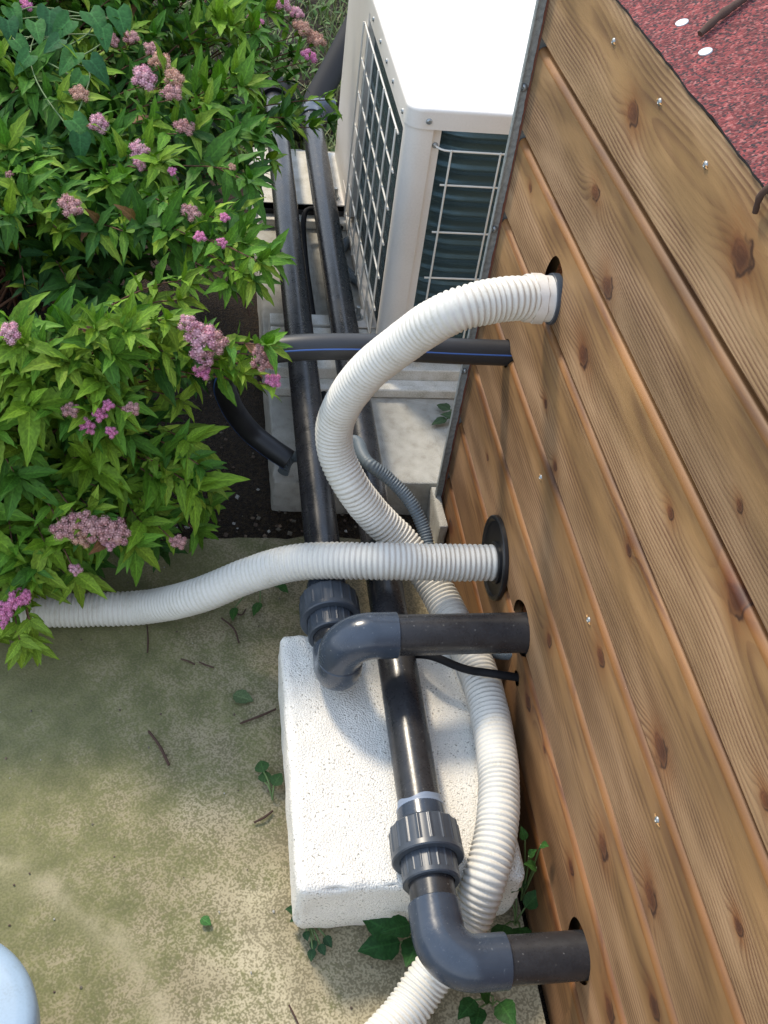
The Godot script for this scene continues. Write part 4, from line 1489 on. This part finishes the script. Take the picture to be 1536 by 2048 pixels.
	for q in spots.size():
		var p := deep(spots[q][0], spots[q][1], lerpf(1.64, 1.50, spots[q][1] / 300.0))
		line.append(p + Vector3(0, -0.015, 0))
		var o := MeshInstance3D.new()
		o.mesh = hl[q % 3].mesh(hm[spots[q][2]])
		o.name = "leaf"
		bw.add_child(o, true)
		var d := Vector3(rng.randf_range(-0.9, 0.9), -0.45, rng.randf_range(0.2, 1.0)).normalized()
		o.transform = Transform3D(stem_basis(d, Vector3(0.1, 0.9, 0.5), rng.randf_range(0.034, 0.050)), p - bw.position)
	bar(vn, smooth_path(line, 0.02), 0.0012, 5)
	obj("vine_stem", vn.mesh(M.leaves_plain), bw)

func flower(parent: Node3D, mesh: Mesh, st: Shape, root: Vector3, at: Vector3, r: float, all: Array) -> void:
	var end := shoot(st, root, at - Vector3(0, r * 0.4, 0), 0.14, 9, rng.randf_range(0.042, 0.06), 0.15, all, [0, 1, 2][rng.randi() % 3], false)
	var o := MeshInstance3D.new()
	o.mesh = mesh
	o.name = "flower_head"
	parent.add_child(o, true)
	var up := (end * 0.4 + Vector3.UP + Vector3(0, 0, 0.35)).normalized()
	var b := stem_basis(up.cross(Vector3(0.9, 0.1, 0.3)).normalized(), up, r)
	o.transform = Transform3D(b.rotated(up, rng.randf() * TAU), at - parent.position)

func single_leaf(called: String, label: String, at: Vector3, turn: float, size: float, width: float, col: Color, tilt := 0.1, group := "", category := "leaf") -> void:
	var s := leaf_shape(width, 0.15, 0.12, 0.2, 0.05)
	var o := obj(called, s.mesh(leaf_mat(col)))
	o.transform = Transform3D(stem_basis(Vector3(sin(turn), tilt, cos(turn)), Vector3.UP, size), at)
	tag(o, label, category, group)

func sprig(called: String, label: String, at: Vector3, tips: Array, size: float, width: float, col: Color, group := "", category := "weed") -> void:
	var t := thing(called, label, category, at, group)
	var st := Shape.new()
	var m := leaf_mat(col)
	for q in tips:
		var tip: Vector3 = q
		bar(st, smooth_path([at, at.lerp(tip, 0.5) + Vector3(0, 0.01, 0), tip], 0.01), 0.0011, 6)
		var d := (tip - at)
		d.y *= 0.4
		var s := leaf_shape(width, 0.2, 0.2, 0.2, 0.04)
		var o := MeshInstance3D.new()
		o.mesh = s.mesh(m)
		o.name = "leaf"
		t.add_child(o, true)
		o.transform = Transform3D(stem_basis((d.normalized() + Vector3(rng.randf_range(-0.5, 0.5), -0.1, rng.randf_range(-0.2, 0.6))).normalized(), Vector3(-0.3, 1, 0.2).normalized(), size * rng.randf_range(0.8, 1.2)), tip - at)
	obj("stem", st.mesh(M.leaves_plain), t)

func build_litter() -> void:
	var g := lin(0.07, 0.14, 0.04)
	single_leaf("fallen_leaf", "pale round fallen leaf on the concrete between shrub and white block", on_height(466, 1390, 0.006), 1.2, 0.030, 0.42, lin(0.14, 0.20, 0.09), 0.1, "fallen leaves")
	sprig("fallen_leaf", "dark lobed fallen leaf against the long side of white block", on_height(545, 1600, 0.004), [on_height(530, 1565, 0.012), on_height(547, 1572, 0.014), on_height(528, 1545, 0.012)], 0.020, 0.5, lin(0.055, 0.13, 0.04), "fallen leaves", "leaf")
	single_leaf("fallen_leaf", "tiny bright green fallen leaf on the worn speckled concrete", on_height(402, 1836, 0.005), 0.9, 0.015, 0.45, lin(0.07, 0.22, 0.05), 0.12, "fallen leaves")
	sprig("fallen_leaf", "wilted grey green leaves lying on the concrete pad beside corner strip", on_height(925, 845, 0.058), [on_height(893, 838, 0.062), on_height(900, 820, 0.064), on_height(915, 835, 0.066)], 0.036, 0.34, lin(0.12, 0.19, 0.10), "fallen leaves", "leaf")
	var tw := [["slim curved dark twig alone in the middle of mossy concrete", 297, 1462, 318, 1490, 338, 1530, 0.0019],
		["dark twig touching the long side of the white block", 480, 1447, 520, 1432, 552, 1418, 0.0016],
		["short dark twig by a brown crumb near the white block", 508, 1645, 528, 1635, 545, 1622, 0.0017],
		["thin reddish twig just in front of the white hose", 443, 1236, 468, 1258, 478, 1286, 0.0015],
		["small straight twig on concrete below the white hose", 362, 1318, 376, 1322, 390, 1329, 0.0013],
		["small twig end to end with another below the hose", 398, 1324, 412, 1330, 428, 1335, 0.0012],
		["upright thin stalk fragment under the hose near shrub", 294, 1250, 296, 1280, 295, 1305, 0.0012],
		["pale thin stem on the speckled concrete near frame bottom", 578, 2010, 588, 2030, 600, 2055, 0.0011],
		["dark bent stalk on soil near the slab edge", 470, 1215, 480, 1230, 492, 1218, 0.0012]]
	for t in tw:
		twig_between(t[0], [on_height(t[1], t[2], 0.004), on_height(t[3], t[4], 0.006), on_height(t[5], t[6], 0.004)], t[7], "twigs scattered on the concrete")
	# weeds
	sprig("wall_seedling", "thin seedling with small leaves growing up against the shed boards", on_height(1042, 1800, 0.0), [deep(1058, 1712, 1.20), deep(1082, 1690, 1.20), deep(1072, 1735, 1.20), deep(1040, 1770, 1.22), deep(1050, 1680, 1.22)], 0.022, 0.30, lin(0.06, 0.17, 0.035), "weeds round the block")
	sprig("weed_clump", "broad dark green leaves under the lower elbow by white block", on_height(850, 1890, 0.0), [on_height(790, 1868, 0.03), on_height(820, 1850, 0.05), on_height(800, 1885, 0.02), on_height(840, 1880, 0.03)], 0.042, 0.40, lin(0.035, 0.115, 0.03), "weeds round the block")
	sprig("weed_clump", "leafy weed in the gap between hose and shed foot", on_height(1030, 1850, 0.0), [on_height(1020, 1800, 0.03), on_height(1050, 1815, 0.03), on_height(1010, 1850, 0.03), on_height(1040, 1855, 0.02), on_height(1030, 1785, 0.04)], 0.036, 0.36, lin(0.045, 0.125, 0.03), "weeds round the block")
	sprig("weed_clump", "leafy weed behind the horizontal leg of lower elbow", on_height(985, 2010, 0.0), [on_height(950, 2000, 0.03), on_height(980, 1990, 0.04), on_height(1000, 2005, 0.03), on_height(960, 2015, 0.02)], 0.034, 0.38, lin(0.04, 0.125, 0.03), "weeds round the block")
	sprig("weed_clump", "small ivy like weed at the front corner of white block", on_height(615, 1850, 0.0), [on_height(600, 1835, 0.012), on_height(612, 1862, 0.012), on_height(628, 1880, 0.01), on_height(640, 1888, 0.01), on_height(598, 1822, 0.02), on_height(650, 1872, 0.01), on_height(625, 1898, 0.008)], 0.015, 0.42, lin(0.04, 0.10, 0.04), "weeds round the block")
	sprig("weed_clump", "low weed on the slab under the white hose", on_height(520, 1170, 0.0), [on_height(500, 1160, 0.015), on_height(545, 1165, 0.02), on_height(560, 1170, 0.02), on_height(470, 1215, 0.012), on_height(520, 1205, 0.012), on_height(440, 1190, 0.015)], 0.022, 0.34, lin(0.06, 0.15, 0.035), "weeds round the block")
	sprig("weed_clump", "weed leaves poking past the pad edge under tall shrub", on_height(500, 360, 0.02), [on_height(505, 330, 0.10), on_height(512, 350, 0.10), on_height(495, 310, 0.12), on_height(515, 385, 0.08), on_height(500, 400, 0.07)], 0.045, 0.32, lin(0.05, 0.13, 0.035), "weeds round the block")
	# crumbs, pebbles and dead leaf bits on the soil and slab
	var s := Shape.new()
	for k in 420:
		var p: Vector3
		if k < 300:
			p = Vector3(rng.randf_range(-0.3, 0.36), -0.012, rng.randf_range(-1.26, -1.15))
			if rng.randf() < 0.4:
				p = Vector3(rng.randf_range(-0.4, 0.11), -0.012, rng.randf_range(-1.9, -1.2))
		else:
			p = Vector3(rng.randf_range(-0.3, 0.37), 0.001, rng.randf_range(-1.15, -0.40))
		var r := rng.randf_range(0.0012, 0.0055) * (1.0 if k < 300 else 0.38)
		var c := [Color(0.10, 0.07, 0.05), Color(0.14, 0.12, 0.09), Color(0.17, 0.12, 0.08), Color(0.36, 0.34, 0.30)][int(pow(rng.randf(), 1.7) * 3.99)] as Color
		var ax := Vector3(rng.randfn(), rng.randfn(), rng.randfn()).normalized()
		var bs := Basis(ax, rng.randf() * TAU).scaled(Vector3(r, r * 0.6, r * rng.randf_range(0.7, 1.6)))
		var q := [Vector3.UP, Vector3.DOWN, Vector3.LEFT, Vector3.RIGHT, Vector3.FORWARD, Vector3.BACK]
		for a in [0, 1]:
			for b in [2, 3]:
				for d in [4, 5]:
					var v0: Vector3 = bs * q[a]
					var v1: Vector3 = bs * q[b]
					var v2: Vector3 = bs * q[d]
					s.face(p + v0, p + v1, p + v2, v0 + v1 + v2, c)
	var dm := mat(Color.WHITE, 0.95)
	dm.vertex_color_use_as_albedo = true
	tag(obj("debris", s.mesh(dm)), "crumbs, grit and bits of dead leaf on soil and concrete", "debris", "", "stuff")

func build_lawn() -> void:
	var blade := Shape.new()
	var rows := []
	for k in 5:
		var t := k / 4.0
		rows.append(PackedVector3Array([Vector3(-0.055 * (1.0 - t * 0.9), t, 0.35 * t * t), Vector3(0.055 * (1.0 - t * 0.9), t, 0.35 * t * t)]))
	blade.grid(rows)
	var mm := MultiMesh.new()
	mm.transform_format = MultiMesh.TRANSFORM_3D
	mm.use_colors = true
	mm.mesh = blade.mesh(M.grass)
	mm.instance_count = 26000
	for k in mm.instance_count:
		var p := Vector3(rng.randf_range(-1.6, 2.4), -0.03, -2.46 - pow(rng.randf(), 1.3) * 2.2)
		if k < 900:
			p = Vector3(rng.randf_range(0.1, 1.5), -0.02, rng.randf_range(-2.62, -2.47))
		var h := rng.randf_range(0.03, 0.085)
		var b := Basis(Vector3.UP, rng.randf() * TAU) * Basis(Vector3.RIGHT, rng.randf_range(-0.2, 0.9))
		mm.set_instance_transform(k, Transform3D(b.scaled(Vector3.ONE * h), p))
		var c := Color(0.10, 0.16, 0.035).lerp(Color(0.26, 0.24, 0.11), pow(rng.randf(), 2.2)) * rng.randf_range(0.7, 1.3)
		c.a = 1.0
		mm.set_instance_color(k, c)
	var mi := MultiMeshInstance3D.new()
	mi.multimesh = mm
	mi.name = numbered("grass")
	add_child(mi)
	tag(mi, "rough short grass beyond the concrete pad and heat pump", "grass", "", "stuff")
	# broad leaved ground cover among the blades
	var lm := MultiMesh.new()
	lm.transform_format = MultiMesh.TRANSFORM_3D
	lm.use_colors = true
	lm.mesh = leaf_variants[1].mesh(M.leaves)
	lm.instance_count = 1500
	for k in lm.instance_count:
		var p := Vector3(rng.randf_range(-0.6, 1.8), rng.randf_range(0.0, 0.05), -2.5 - rng.randf() * 1.3)
		var d := Vector3(rng.randfn(), rng.randf_range(-0.2, 0.5), rng.randfn()).normalized()
		lm.set_instance_transform(k, Transform3D(stem_basis(d, Vector3.UP, rng.randf_range(0.025, 0.05)), p))
		var c := Color(0.08, 0.16, 0.035) * rng.randf_range(0.7, 1.5)
		c.a = 1.0
		lm.set_instance_color(k, c)
	var li := MultiMeshInstance3D.new()
	li.multimesh = lm
	li.name = numbered("ground_cover")
	add_child(li)
	tag(li, "broad leaved weeds growing through the rough grass", "ground cover", "", "stuff")

func _ready() -> void:
	rng.seed = 20240611
	# ---- camera
	var back := -(Vector3(402 - 768, 1024 + 1056, -FOCAL)).normalized()
	var up := -(Vector3(408 - 768, 1024 - 3230, -FOCAL)).normalized()
	up = (up - back * up.dot(back)).normalized()
	var right := up.cross(back)
	# rows: world axes seen by the lens; columns: the lens axes in the world
	axes = Basis(Vector3(right.x, up.x, back.x), Vector3(right.y, up.y, back.y), Vector3(right.z, up.z, back.z))
	var cam := Camera3D.new()
	cam.name = "camera"
	cam.transform = Transform3D(axes, EYE)
	cam.fov = rad_to_deg(2.0 * atan(1024.0 / FOCAL))
	cam.near = 0.02
	cam.far = 300.0
	add_child(cam)
	cam.current = true
	# ---- sky, sun, exposure
	var sky := ProceduralSkyMaterial.new()
	sky.sky_top_color = Color(0.66, 0.74, 0.86)
	sky.sky_horizon_color = Color(0.90, 0.92, 0.93)
	sky.sky_curve = 0.25
	sky.ground_bottom_color = Color(0.16, 0.17, 0.12)
	sky.ground_horizon_color = Color(0.40, 0.42, 0.36)
	sky.sun_angle_max = 40.0
	sky.energy_multiplier = 1.65
	var env := Environment.new()
	env.background_mode = Environment.BG_SKY
	env.sky = Sky.new()
	env.sky.sky_material = sky
	env.ambient_light_source = Environment.AMBIENT_SOURCE_SKY
	env.tonemap_mode = Environment.TONE_MAPPER_LINEAR
	env.tonemap_exposure = 1.42
	env.sdfgi_enabled = true
	env.ssao_enabled = true
	env.ssil_enabled = true
	var we := WorldEnvironment.new()
	we.name = "world_environment"
	we.environment = env
	add_child(we)
	var sun := DirectionalLight3D.new()
	sun.name = "sun"
	sun.light_energy = 0.80
	sun.light_color = Color(1.0, 0.95, 0.87)
	sun.light_angular_distance = 9.0
	sun.shadow_enabled = true
	sun.basis = Basis.looking_at(Vector3(0.36, -0.88, 0.66).normalized(), Vector3.UP)
	add_child(sun)

	make_materials()
	M.leaves_plain = mat(lin(0.10, 0.16, 0.05), 0.6)
	build_ground()
	build_masonry()
	build_shed()
	build_heat_pump()
	build_pipes()
	build_hoses()
	build_tub()
	build_shrubs()
	build_lawn()
	build_litter()
